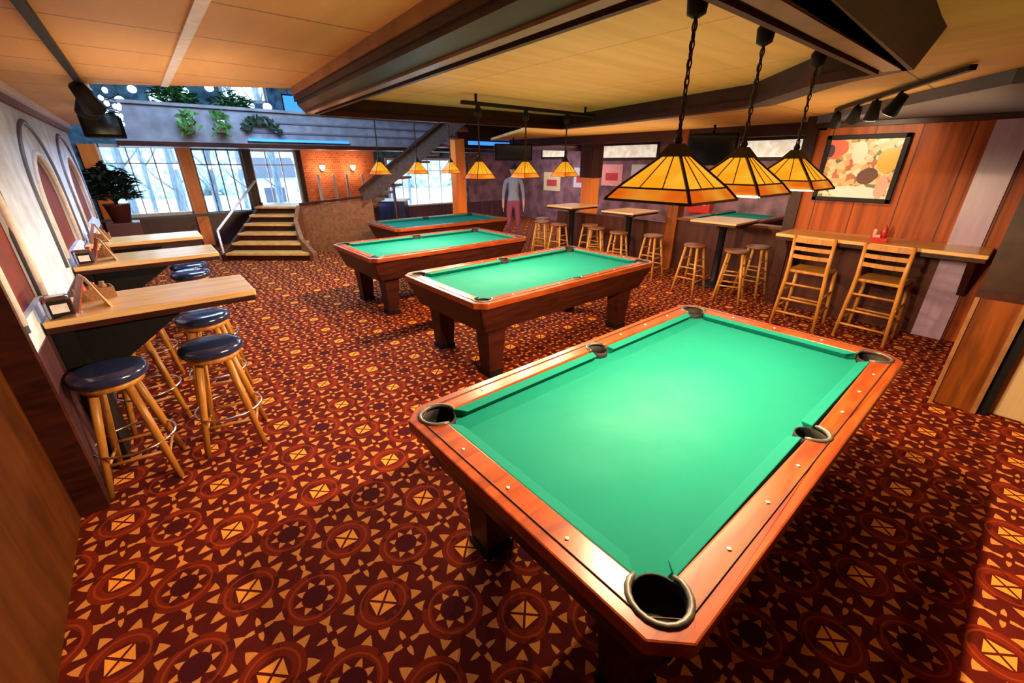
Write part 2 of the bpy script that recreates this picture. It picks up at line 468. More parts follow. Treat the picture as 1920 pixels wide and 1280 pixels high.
# ------------------------------------------------------------------ mesh builder
class MB:
    def __init__(s):
        s.bm = bmesh.new()

    def box(s, lo, hi, rot=0.0, piv=None, taper=None):
        x0, y0, z0 = lo
        x1, y1, z1 = hi
        cx, cy = (x0 + x1) / 2, (y0 + y1) / 2
        t = taper or 1.0
        vs = []
        for z, k in ((z0, t), (z1, 1.0)):
            for x, y in ((x0, y0), (x1, y0), (x1, y1), (x0, y1)):
                vs.append(Vector((cx + (x - cx) * k, cy + (y - cy) * k, z)))
        if rot:
            R = Matrix.Rotation(rot, 3, 'Z')
            pv = Vector(piv or (cx, cy, 0))
            vs = [R @ (v - pv) + pv for v in vs]
        v = [s.bm.verts.new(q) for q in vs]
        for f in ((0, 3, 2, 1), (4, 5, 6, 7), (0, 1, 5, 4), (1, 2, 6, 5), (2, 3, 7, 6), (3, 0, 4, 7)):
            s.bm.faces.new([v[i] for i in f])
        return s

    def hexa(s, bottom, top):
        v = [s.bm.verts.new(q) for q in list(bottom) + list(top)]
        n = len(bottom)
        s.bm.faces.new([v[i] for i in reversed(range(n))])
        s.bm.faces.new([v[n + i] for i in range(n)])
        for i in range(n):
            j = (i + 1) % n
            s.bm.faces.new((v[i], v[j], v[n + j], v[n + i]))
        return s

    def prism(s, poly, z0, z1):
        return s.hexa([(x, y, z0) for x, y in poly], [(x, y, z1) for x, y in poly])

    def bar(s, a, b, w, h=None, up=(0, 0, 1)):
        """square bar from a to b"""
        a, b = Vector(a), Vector(b)
        h = h or w
        d = (b - a).normalized()
        u = Vector(up)
        if abs(d.dot(u)) > 0.98:
            u = Vector((1, 0, 0))
        side = d.cross(u).normalized()
        up2 = side.cross(d).normalized()
        off = [side * sx * w / 2 + up2 * sz * h / 2 for sx, sz in ((-1, -1), (1, -1), (1, 1), (-1, 1))]
        return s.hexa([a + o for o in off], [b + o for o in off])

    def tube(s, pts, r, n=10, closed=False):
        pts = [Vector(q) for q in pts]
        rs = r if isinstance(r, (list, tuple)) else [r] * len(pts)
        rings = []
        m = len(pts)
        prev = None
        for i, q in enumerate(pts):
            if closed:
                d = pts[(i + 1) % m] - pts[i - 1]
            else:
                d = pts[min(i + 1, m - 1)] - pts[max(i - 1, 0)]
            d.normalize()
            ref = prev if prev is not None else (Vector((0, 0, 1)) if abs(d.z) < 0.9 else Vector((1, 0, 0)))
            side = d.cross(ref)
            if side.length < 1e-4:
                side = d.cross(Vector((0, 1, 0)))
            side.normalize()
            up = side.cross(d).normalized()
            prev = up
            rings.append([s.bm.verts.new(q + (side * math.cos(2 * PI * k / n) + up * math.sin(2 * PI * k / n)) * rs[i])
                          for k in range(n)])
        cnt = m if closed else m - 1
        for i in range(cnt):
            A, B = rings[i], rings[(i + 1) % m]
            for k in range(n):
                f = s.bm.faces.new((A[k], A[(k + 1) % n], B[(k + 1) % n], B[k]))
                f.smooth = True
        if not closed:
            s.bm.faces.new(list(reversed(rings[0])))
            s.bm.faces.new(rings[-1])
        return s

    def lathe(s, prof, c=(0, 0, 0), n=24):
        """profile of (r, z) from bottom to top round the z axis"""
        rings = []
        for r, z in prof:
            if r < 1e-5:
                rings.append([s.bm.verts.new((c[0], c[1], c[2] + z))])
            else:
                rings.append([s.bm.verts.new((c[0] + r * math.cos(2 * PI * k / n), c[1] + r * math.sin(2 * PI * k / n), c[2] + z))
                              for k in range(n)])
        for A, B in zip(rings, rings[1:]):
            for k in range(n):
                k2 = (k + 1) % n
                if len(A) == 1 and len(B) == 1:
                    continue
                if len(A) == 1:
                    f = s.bm.faces.new((A[0], B[k2], B[k]))
                elif len(B) == 1:
                    f = s.bm.faces.new((A[k], A[k2], B[0]))
                else:
                    f = s.bm.faces.new((A[k], A[k2], B[k2], B[k]))
                f.smooth = True
        if len(rings[0]) > 1:
            s.bm.faces.new(list(reversed(rings[0])))
        if len(rings[-1]) > 1:
            s.bm.faces.new(rings[-1])
        return s

    def ball(s, c, r, sz=1.0, n=14):
        m = 8
        return s.lathe([(r * math.sin(PI * i / m), -r * sz * math.cos(PI * i / m)) for i in range(m + 1)], c, n)

    def flat(s, loops, z, thick):
        """flat plate with holes: loops of (x, y); first is the outline"""
        edges = []
        for L in loops:
            vs = [s.bm.verts.new((x, y, z)) for x, y in L]
            for i in range(len(vs)):
                edges.append(s.bm.edges.new((vs[i], vs[(i + 1) % len(vs)])))
        r = bmesh.ops.triangle_fill(s.bm, edges=edges, use_beauty=True, use_dissolve=False)
        faces = [g for g in r['geom'] if isinstance(g, bmesh.types.BMFace)]
        ex = bmesh.ops.extrude_face_region(s.bm, geom=faces)
        vs = [g for g in ex['geom'] if isinstance(g, bmesh.types.BMVert)]
        bmesh.ops.translate(s.bm, verts=vs, vec=(0, 0, -thick))
        return s

    def xform(s, mat):
        bmesh.ops.transform(s.bm, matrix=mat, verts=s.bm.verts)
        return s

    def build(s, name, mat, parent=None, bevel=0.0, kind=None, label=None):
        bmesh.ops.recalc_face_normals(s.bm, faces=s.bm.faces)
        me = bpy.data.meshes.new(name)
        s.bm.to_mesh(me)
        s.bm.free()
        me.materials.append(mat)
        o = bpy.data.objects.new(name, me)
        COL.objects.link(o)
        if parent:
            o.parent = parent
        if bevel:
            b = o.modifiers.new('bevel', 'BEVEL')
            b.width = bevel
            b.segments = 2
            b.limit_method = 'ANGLE'
        if kind:
            o['kind'] = kind
        if label:
            o['label'] = label
        return o


def tag(o, label, cat, group=None):
    o['label'] = label
    o['category'] = cat
    if group:
        o['group'] = group
    return o


def thing(name, label, cat, loc=(0, 0, 0), rz=0.0, group=None):
    o = bpy.data.objects.new(name, None)
    o.empty_display_size = 0.1
    o.location = loc
    o.rotation_euler = (0, 0, rz)
    COL.objects.link(o)
    return tag(o, label, cat, group)


def copy_tree(o, parent=None):
    kids = [k for k in bpy.data.objects if k.parent == o]
    c = o.copy()
    COL.objects.link(c)
    if parent:
        c.parent = parent
    for k in kids:
        copy_tree(k, c)
    return c


def place(proto, first, loc, rz, label, group=None):
    o = proto if first else copy_tree(proto)
    o.location = loc
    o.rotation_euler = (0, 0, rz)
    o['label'] = label
    if group:
        o['group'] = group
    return o


def wall(name, lo, hi, mat):
    return MB().box(lo, hi).build(name, mat, kind='structure')


# camera-aligned directions for the stair, which stands askew in the room
CR = Vector((math.cos(YAW), -math.sin(YAW), 0))
CF = Vector((math.sin(YAW), math.cos(YAW), 0))


def SP(lat, dep, z):
    v = CR * lat + CF * dep
    return Vector((v.x, v.y, z))


# ------------------------------------------------------------------ room shell
MB().box((-1.4, -2.6, -0.1), (15.2, 13.2, 0.0)).build('floor', M_CARPET, kind='structure')

ZL, ZR, ZREC, ZB = 2.42, 2.42, 2.44, 2.30
# left ceiling, open to the stairwell beyond its front edge
MB().prism([(-1.3, -2.6), (0.90, -2.6), (1.16, 3.90), (1.12, 3.97), (-0.10, 4.74), (-0.10, 9.6), (-1.3, 9.6)], ZL, ZL + 0.06)\
    .build('ceiling_left', M_CEIL, kind='structure')
MB().box((0.315, -1.0, ZL - 0.012), (0.36, 4.43, ZL + 0.01)).build('trim_1', M_WHITE, kind='structure')

INNER = [(1.168, 0.70), (1.39, 4.42), (4.37, 4.20), (4.26, 3.55), (3.78, 1.63), (3.05, 0.97), (2.93, 0.67)]
OUTER = [(0.90, 0.50), (1.11, 3.92), (1.38, 4.62), (4.62, 4.40), (4.50, 3.52), (3.98, 1.54), (3.20, 0.86), (3.02, 0.58)]
MID = [(1.0, 0.60), (1.25, 4.52), (4.50, 4.30), (4.38, 3.53), (3.88, 1.58), (3.12, 0.92), (2.98, 0.62)]
MB().prism(MID, ZREC, ZREC + 0.05).build('ceiling_recess', M_CEIL_RECESS, kind='structure')
MB().flat([OUTER, INNER], ZREC + 0.06, ZREC + 0.06 - ZB).build('trim_2', M_BEAM, kind='structure')


def along(points, w, z0, z1):
    mb = MB()
    for a, b in zip(points, points[1:]):
        mb.bar((a[0], a[1], (z0 + z1) / 2), (b[0], b[1], (z0 + z1) / 2), w, z1 - z0)
    return mb


def edge_x(y, off):
    return 1.181 + (y - 0.88) * 0.0615 + off


def beam_line(off, y0=-2.55, y1=3.95):
    return [(edge_x(y0, off), y0), (edge_x(y1, off), y1)]


# the left beam runs on towards the viewer; moulding strips on the recess beams
along(beam_line(-0.125, -2.6, 0.52), 0.25, ZB, ZREC + 0.05).build('trim_9', M_BEAM, kind='structure')
along(beam_line(-0.255), 0.05, 2.365, ZL).build('trim_3', M_BEAM_LIGHT, kind='structure')
along(beam_line(-0.235), 0.07, 2.325, 2.36).build('trim_4', M_BEAM, kind='structure')
along(beam_line(-0.075, 0.72, 4.35), 0.055, ZB - 0.012, ZB + 0.01).build('trim_5', M_BEAM_LIGHT, kind='structure')
along([(1.175, 0.715), (1.395, 4.40), (4.35, 4.18), (4.24, 3.55), (3.76, 1.65), (3.04, 0.99), (2.915, 0.685), (1.175, 0.715)],
      0.025, ZB - 0.016, ZB + 0.03).build('trim_6', M_BODY, kind='structure')
along([(4.49, 3.5), (3.97, 1.55), (3.19, 0.87)], 0.03, ZB + 0.0, ZB + 0.035).build('trim_7', M_BEAM_LIGHT, kind='structure')  # pale strip paints in the light caught along the beam's outer edge
# the near beam: paler underside and a dark crown leaning out to the ceiling
along([(1.2, 0.645), (2.93, 0.625)], 0.07, ZB - 0.006, ZB + 0.01).build('trim_8', M_BEAM_LIGHT, kind='structure')
MB().hexa([(0.9, 0.50, ZB), (3.02, 0.56, ZB), (3.02, 0.60, ZB), (0.9, 0.60, ZB)],
          [(0.9, 0.30, ZR + 0.04), (2.74, 0.42, ZR + 0.04), (2.90, 0.60, ZR + 0.04), (0.9, 0.60, ZR + 0.04)]).build('trim_10', M_BEAM, kind='structure')

RC = [(0.88, -2.6), (13.0, -2.6), (13.0, 9.4), (7.2, 9.4), (4.55, 4.38), (4.42, 3.5), (3.9, 1.56), (3.13, 0.88), (2.95, 0.60), (2.80, 0.46), (1.0, 0.36)]
MB().prism(RC, ZR, ZR + 0.05).build('ceiling_right', M_CEIL_RIGHT, kind='structure')
# outer shell and roof
wall('wall_outer_left', (-1.4, -2.6, 0), (-1.3, 13.2, 4.7), M_REDWALL)
wall('wall_rear', (-1.3, -2.7, 0), (15.2, -2.6, 4.7), M_DARKWOOD)
wall('wall_outer_right', (13.0, -2.6, 0), (13.1, 13.2, 4.7), M_DARKWOOD)
wall('ceiling_upper', (-1.4, -2.7, 4.7), (13.1, 13.3, 4.8), M_TEAL)
wall('trim_11', (1.14, 4.1, 2.46), (1.18, 4.6, 4.7), M_TEAL)

# foreground wood partition at the left
o = wall('wall_partition', (-1.3, -2.6, 0), (-0.74, 3.04, ZL), M_PARTITION)
MB().box((-0.78, 2.99, 0), (-0.612, 3.049, ZL)).build('trim_12', M_BODY, kind='structure')


# left wall with three pointed arches
def arch_loop(yc, hw, z0, zs, za, n=8):
    pts = [(yc - hw, z0), (yc - hw, zs)]
    for i in range(1, n):
        t = i / n
        pts.append((yc - hw * math.cos(t * PI / 2) ** 1.15, zs + (za - zs) * math.sin(t * PI / 2)))
    pts.append((yc, za))
    for i in range(n - 1, 0, -1):
        t = i / n
        pts.append((yc + hw * math.cos(t * PI / 2) ** 1.15, zs + (za - zs) * math.sin(t * PI / 2)))
    pts += [(yc + hw, zs), (yc + hw, z0)]
    return pts


TO_X = Matrix(((0, 0, 1, 0), (1, 0, 0, 0), (0, 1, 0, 0), (0, 0, 0, 1)))   # (y, z, x) -> world
ARCHES = [(3.40, 0.33), (5.76, 0.60), (8.25, 0.72)]
WX = -0.62
mb = MB()
mb.flat([[(3.05, 0), (9.6, 0), (9.6, 2.42), (3.05, 2.42)]] + [arch_loop(c, h, 1.14, 1.50, 1.95) for c, h in ARCHES], WX, 0.03)
mb.xform(TO_X).build('wall_left', M_STUCCO, kind='structure')
MB().box((-1.3, 3.05, 0), (WX - 0.032, 9.6, 2.42)).build('wall_left_alcove', M_REDWALL, kind='structure')
MB().box((WX - 0.001, 3.05, 0), (WX + 0.006, 9.6, 0.98)).build('wall_left_wainscot', M_WAINSCOT, kind='structure')
k = 13
for c, h in ARCHES:
    lp = arch_loop(c, h + 0.02, 1.14, 1.50, 1.97)
    MB().tube([(WX, y, z) for y, z in lp], 0.024, 8).build('trim_%d' % k, M_WHITE, kind='structure')
    k += 1
    lp = arch_loop(c, h + 0.24, 1.10, 1.65, 2.21) if c > 4 else arch_loop(c, h + 0.02, 1.10, 1.65, 2.21)
    MB().tube([(WX - 0.005, y, z) for y, z in lp], 0.026, 8).build('trim_%d' % k, M_MOULD, kind='structure')
    k += 1
MB().box((WX - 0.02, 3.05, 2.36), (WX + 0.07, 9.6, 2.419)).build('trim_19', M_WHITE, kind='structure')
MB().box((WX - 0.02, 3.05, 2.30), (WX + 0.03, 9.6, 2.36)).build('trim_20', M_PANEL, kind='structure')

# far window wall
YB = 13.0
openings = [(-0.45, 0.86, 0.80, 2.21), (1.14, 2.12, 0.76, 2.18), (2.34, 3.36, 0.80, 2.17), (5.95, 8.75, 0.62, 1.98)]
upper = [(2.05, 2.95, 3.28, 3.62), (0.70, 1.02, 3.12, 3.28)]
loops = [[(-1.3, 0), (13.0, 0), (13.0, 4.7), (-1.3, 4.7)]]
for x0, x1, z0, z1 in openings + upper:
    loops.append([(x0, z0), (x1, z0), (x1, z1), (x0, z1)])
TO_Y = Matrix(((1, 0, 0, 0), (0, 0, -1, YB), (0, 1, 0, 0), (0, 0, 0, 1)))
MB().flat(loops, 0.0, 0.15).xform(TO_Y).build('wall_far', M_TEAL, kind='structure')
n_w = 1
for (x0, x1, z0, z1), bars in zip(openings + upper, (3, 4, 3, 6, 1, 0)):
    w = thing('window_%d' % n_w, 'window in the far wall', 'window')
    for key in ('label', 'category'):
        del w[key]
    w['kind'] = 'structure'
    fr = MB()
    t = 0.05
    y0, y1 = YB - 0.03, YB + 0.06
    fr.box((x0 - t, y0, z0 - t), (x0 + t * .4, y1, z1 + t)).box((x1 - t * .4, y0, z0 - t), (x1 + t, y1, z1 + t))
    fr.box((x0, y0, z0 - t), (x1, y1, z0 + t * .4)).box((x0, y0, z1 - t * .4), (x1, y1, z1 + t))
    for i in range(1, bars):
        x = x0 + (x1 - x0) * i / bars
        fr.box((x - 0.012, y0 + .02, z0), (x + 0.012, y1 - .02, z1))
    if bars > 2:
        zz = z1 - 0.33
        fr.box((x0, y0 + .02, zz - 0.012), (x1, y1 - .02, zz + 0.012))
    fr.build('window_frame', M_WHITE if n_w != 2 else M_MOULD, w)
    MB().box((x0, YB + 0.03, z0), (x1, YB + 0.036, z1)).build('pane', M_PANE, w)
    n_w += 1
MB().box((-1.3, YB - 0.06, 0), (5.7, YB - 0.005, 0.74)).build('wall_far_wainscot', M_WAINSCOT, kind='structure')
MB().box((-1.2, YB - 0.16, 0.70), (5.7, YB - 0.06, 0.76)).build('trim_21', M_MOULD, kind='structure')
MB().box((3.50, YB - 0.05, 0.75), (5.55, YB - 0.005, 2.22)).build('wall_brick', M_BRICK, kind='structure')
for x0, x1, nm in ((0.88, 1.12, 22), (2.14, 2.32, 23), (-0.75, -0.48, 24), (3.38, 3.5, 25)):
    MB().box((x0, YB - 0.14, 0), (x1, YB - 0.05, 2.25)).build('trim_%d' % nm, M_ORANGEWOOD if nm in (22, 24) else M_BODY, kind='structure')
MB().box((8.9, YB - 0.06, 0.6), (11.0, YB - 0.004, 2.2)).build('wall_far_panel', M_MAUVE, kind='structure')
MB().box((5.6, YB - 0.1, 0), (13.0, YB - 0.005, 0.60)).build('wall_far_dado', M_WAINSCOT, kind='structure')

# upper floor edge over the windows
MB().box((-0.10, 10.5, 2.20), (9.0, YB - 0.02, 2.30)).build('floor_upper', M_BLUEGREY, kind='structure')
MB().box((-0.10, 10.38, 2.20), (9.0, 10.5, 2.84)).build('wall_fascia', M_BLUEGREY, kind='structure')
MB().box((-0.10, 10.36, 2.16), (9.0, 10.42, 2.24)).build('trim_26', M_BODY, kind='structure')
MB().box((-0.10, 10.34, 2.82), (9.0, 10.52, 2.87)).build('trim_27', M_BLUEGREY, kind='structure')
for zz, nm in ((2.44, 28), (2.62, 29)):
    MB().box((1.9, 10.365, zz), (9.0, 10.38, zz + 0.03)).build('trim_%d' % nm, M_MOULD, kind='structure')
led = thing('led_strip', 'blue glowing light strip along the lower edge of the upper floor', 'light strip', (0, 0, 0))
MB().box((1.9, 10.345, 2.285), (3.9, 10.379, 2.33)).build('tube', M_BLUELED, led)
MB().box((1.88, 10.36, 2.265), (3.92, 10.38, 2.285)).build('channel', M_BLACK, led)
led = thing('led_strip', 'blue glowing light strip on the beam face above the hanging screen', 'light strip', (0, 0, 0))
MB().box((6.50, 9.375, 2.30), (7.90, 9.40, 2.385)).build('tube', M_BLUELED, led)
MB().box((6.46, 9.385, 2.275), (7.94, 9.41, 2.30)).build('channel', M_BLACK, led)
MB().box((6.2, 9.41, 2.22), (13.0, 9.5, 2.75)).build('trim_30', M_BODY, kind='structure')

# right wall and its soffit
MB().box((6.70, -2.6, 0), (6.85, 2.0, ZR)).build('wall_right', M_PANEL_RED, kind='structure')
MB().box((6.66, 0.20, 0.0), (6.70, 0.46, 2.3)).build('wall_right_lit_strip', M_BLUE_LIT, kind='structure')  # stretch of wall, tinted for the blue light falling on it
MB().prism([(6.70, 2.05), (6.70, -0.4), (4.3, -0.4), (4.3, 0.30)], 2.335, 2.419).build('wall_right_soffit', M_MOULD, kind='structure')
MB().box((6.62, -0.4, 2.28), (6.70, 2.0, 2.33)).build('trim_31', M_BODY, kind='structure')
MB().box((6.66, 1.98, 0), (6.86, 2.12, ZR)).build('trim_32', M_BODY, kind='structure')
MB().box((6.69, 0.46, 0.0), (6.70, 1.98, 1.0)).build('wall_right_wainscot', M_DARKWOOD, kind='structure')
# low wall with opening to the next room
MB().box((7.55, 2.12, 0), (7.70, 4.14, 0.92)).build('wall_half', M_DARKWOOD, kind='structure')
MB().box((6.86, 2.02, 0), (7.70, 2.12, 0.92)).build('wall_half_return', M_DARKWOOD, kind='structure')
MB().box((7.50, 2.02, 0.92), (7.75, 4.14, 0.96)).build('trim_33', M_PANEL, kind='structure')
MB().box((7.48, 4.14, 0), (7.70, 4.36, ZR)).build('wall_pillar', M_PANEL, kind='structure')
MB().box((8.62, 7.2, 0), (8.95, 7.5, ZR)).build('wall_post', M_ORANGEWOOD, kind='structure')
MB().box((8.58, 7.16, 1.55), (8.99, 7.54, ZR)).build('trim_34', M_DARKWOOD, kind='structure')
MB().box((6.05, 9.3, 0), (6.32, 9.55, ZR)).build('wall_post_far', M_ORANGEWOOD, kind='structure')
MB().box((7.48, 4.36, 0), (7.60, 7.2, 0.85)).build('wall_half_far', M_DARKWOOD, kind='structure')
MB().box((6.70, 1.9, 2.26), (13.0, 2.0, ZR)).build('trim_35', M_BODY, kind='structure')
MB().box((7.50, 2.12, 2.26), (7.70, 9.0, ZR)).build('trim_36', M_BODY, kind='structure')
MB().box((11.0, 2.0, 0), (11.12, 12.9, ZR)).build('wall_next_room', M_MAUVE, kind='structure')
MB().box((6.85, 1.78, 0), (11.0, 1.9, ZR)).build('wall_next_room_side', M_DARKWOOD, kind='structure')

# panelled column at the right edge with the beige wall behind it
col = MB().box((4.77, -0.215, 0), (5.05, 0.05, ZR)).build('wall_column', M_PANEL, kind='structure')
MB().box((4.755, -0.225, 0.93), (5.06, 0.055, 0.99)).build('trim_37', M_BODY, kind='structure')
MB().box((4.755, -0.225, 0.0), (4.775, -0.195, 0.93)).build('trim_38', M_BEAM_LIGHT, kind='structure')
MB().box((4.755, 0.03, 0.0), (4.775, 0.057, 0.93)).build('trim_39', M_BEAM_LIGHT, kind='structure')
MB().box((4.762, -0.222, 0.99), (5.055, 0.053, ZR)).build('trim_40', M_BEAM, kind='structure')
MB().box((4.80, -0.29, 0), (5.02, -0.215, ZR)).build('trim_41', M_BLACK, kind='structure')  # black paints in the shade of the recess beside the column
MB().box((4.88, -2.6, 0), (5.0, -0.29, ZR)).build('wall_beige', M_BEIGE, kind='structure')


# ------------------------------------------------------------------ pool tables
def arc(cx, cy, r, a0, a1, n=10):
    return [(cx + r * math.cos(math.radians(a0 + (a1 - a0) * i / n)), cy + r * math.sin(math.radians(a0 + (a1 - a0) * i / n))) for i in range(n + 1)]


L2, W2 = 1.29, 0.70
RA, RB = L2 - 0.130, W2 - 0.130          # inner edge of the wooden rail
PR, SR = 0.082, 0.066


def rail_inner():
    pts = []
    # walk counter-clockwise from the middle of the right short side
    pts += arc(RA, RB, PR, -90, 180, 16)
    pts += arc(0, RB + 0.015, SR, 0, 180, 12)
    pts += arc(-RA, RB, PR, 0, 270, 16)
    pts += arc(-RA, -RB, PR, 90, 360, 16)
    pts += arc(0, -RB - 0.015, SR, 180, 360, 12)
    pts += arc(RA, -RB, PR, 180, 450, 16)
    return pts


def bed_loop():
    pts = []
    pts += list(arc(RA, RB, PR - 0.005, 270, 180, 8))
    pts += list(arc(0, RB + 0.015, SR - 0.004, 345, 195, 8))
    pts += list(arc(-RA, RB, PR - 0.005, 360, 270, 8))
    pts += list(arc(-RA, -RB, PR - 0.005, 90, 0, 8))
    pts += list(arc(0, -RB - 0.015, SR - 0.004, 165, 15, 8))
    pts += list(arc(RA, -RB, PR - 0.005, 180, 90, 8))
    return pts


def make_pool_table():
    t = thing('pool_table', '', 'pool table')
    ch = 0.085
    outl = [(L2, -W2 + ch), (L2, W2 - ch), (L2 - ch, W2), (-L2 + ch, W2), (-L2, W2 - ch), (-L2, -W2 + ch), (-L2 + ch, -W2), (L2 - ch, -W2)]
    MB().flat([outl, rail_inner()], 0.82, 0.055).build('rail', M_RAIL, t, bevel=0.008)
    # dark moulding line let into the rail
    ins = 0.045
    mo = [(x * (L2 - ins) / L2, y * (W2 - ins) / W2, 0.8205) for x, y in outl]
    MB().tube(mo, 0.0035, 6, closed=True).build('rail_inlay', M_BODY, t)
    spots = [(q1 * RA * i / 4.0, q2 * (W2 - 0.075)) for i in (1, 2, 3) for q1 in (-1, 1) for q2 in (-1, 1)]
    spots += [(q1 * (L2 - 0.075), RB * i / 2.0) for i in (-1, 0, 1) for q1 in (-1, 1)]
    for sx, sy in spots:
        MB().lathe([(0.008, 0.0), (0.008, 0.003), (0, 0.003)], (sx, sy, 0.82), 4).build('rail_sight', M_SIGHT, t)
    MB().flat([bed_loop()], 0.772, 0.03).build('bed_cloth', M_CLOTH, t)

    def cushion(a, b, nrm, m0, m1):
        a, b, nrm = Vector((a[0], a[1], 0)), Vector((b[0], b[1], 0)), Vector((nrm[0], nrm[1], 0))
        d = (b - a).normalized()
        mb = MB()
        w = 0.05
        A0, B0 = a, b
        A1, B1 = a + nrm * w + d * m0, b + nrm * w - d * m1
        Z = Vector((0, 0, 1))
        mb.hexa([A0 + Z * 0.772, B0 + Z * 0.772, B1 - nrm * 0.02 + Z * 0.772, A1 - nrm * 0.02 + Z * 0.772],
                [A0 + Z * 0.817, B0 + Z * 0.817, B1 + Z * 0.808, A1 + Z * 0.808])
        mb.build('cushion', M_CLOTH, t, bevel=0.004)
    for q in (-1, 1):
        y = q * RB
        cushion((-RA + PR, y), (-SR, y), (0, -q), 0.045, 0.018)
        cushion((SR, y), (RA - PR, y), (0, -q), 0.018, 0.045)
        cushion((q * RA, -RB + PR), (q * RA, RB - PR), (-q, 0), 0.045, 0.045)

    def pocket(cx, cy, r, a0, a1):
        po = MB().lathe([(0.0, -0.072), (r * 0.8, -0.070), (r, -0.03), (r, 0.01), (r - 0.006, 0.01), (r - 0.008, -0.03), (r * 0.75, -0.062), (0, -0.064)],
                        (cx, cy, 0.795), 24).build('pocket', M_RUBBER, t)
        pts = [(x, y, 0.818) for x, y in arc(cx, cy, r + 0.004, a0, a1, 16)]
        MB().tube(pts, [0.006] + [0.011] * 15 + [0.006], 8).build('pocket_liner', M_LINER, po)
    pocket(RA, RB, PR - 0.003, -95, 185)
    pocket(-RA, RB, PR - 0.003, -5, 275)
    pocket(-RA, -RB, PR - 0.003, 85, 365)
    pocket(RA, -RB, PR - 0.003, 175, 455)
    pocket(0, RB + 0.015, SR - 0.003, -5, 185)
    pocket(0, -RB - 0.015, SR - 0.003, 175, 365)
    # cabinet: four tapered boards round the slate
    b0, b1 = 0.50, 0.765
    ox, oy, ix, iy = L2 - 0.035, W2 - 0.035, L2 - 0.13, W2 - 0.13
    for q in (-1, 1):
        MB().hexa([(-ix, q * iy, b0), (ix, q * iy, b0), (ix, q * (iy - 0.03), b0), (-ix, q * (iy - 0.03), b0)],
                  [(-ox, q * oy, b1), (ox, q * oy, b1), (ox, q * (oy - 0.012), b1), (-ox, q * (oy - 0.012), b1)]).build('apron', M_BODY, t)
        MB().hexa([(q * ix, -iy, b0), (q * ix, iy, b0), (q * (ix - 0.03), iy, b0), (q * (ix - 0.03), -iy, b0)],
                  [(q * ox, -oy, b1), (q * ox, oy, b1), (q * (ox - 0.012), oy, b1), (q * (ox - 0.012), -oy, b1)]).build('apron', M_BODY, t)
    MB().box((-ix, -iy, b0 + 0.02), (ix, iy, b0 + 0.05)).build('underside', M_BLACK, t)
    for sx in (-1, 1):
        for sy in (-1, 1):
            cx, cy = sx * (L2 - 0.31), sy * (W2 - 0.27)
            lg = MB().box((cx - 0.105, cy - 0.105, 0.05), (cx + 0.105, cy + 0.105, 0.53), taper=0.72).build('leg', M_BODY, t, bevel=0.006)
            MB().box((cx - 0.085, cy - 0.085, 0.0), (cx + 0.085, cy + 0.085, 0.05)).build('foot', M_BLACK, lg)
    return t


G_TAB = 'green pool tables'
pt = make_pool_table()
place(pt, True, (1.95, 0.895, 0), 0, 'nearest and largest-looking pool table, green cloth with chalky wear and orange-red wooden rails', G_TAB)
place(pt, False, (3.16, 3.33, 0), 0, 'second pool table from the viewer, standing just behind the nearest table with dark square legs', G_TAB)
place(pt, False, (3.20, 5.60, 0), 0, 'third pool table in the row, in front of the staircase and behind the second table', G_TAB)
place(pt, False, (4.55, 7.7, 0), 0, 'farthest pool table of the row, under the rising stair flight', G_TAB)
place(pt, False, (9.9, 4.05, 0), 0, 'pool table in the next room, its teal-green cloth seen over the low wall', G_TAB)


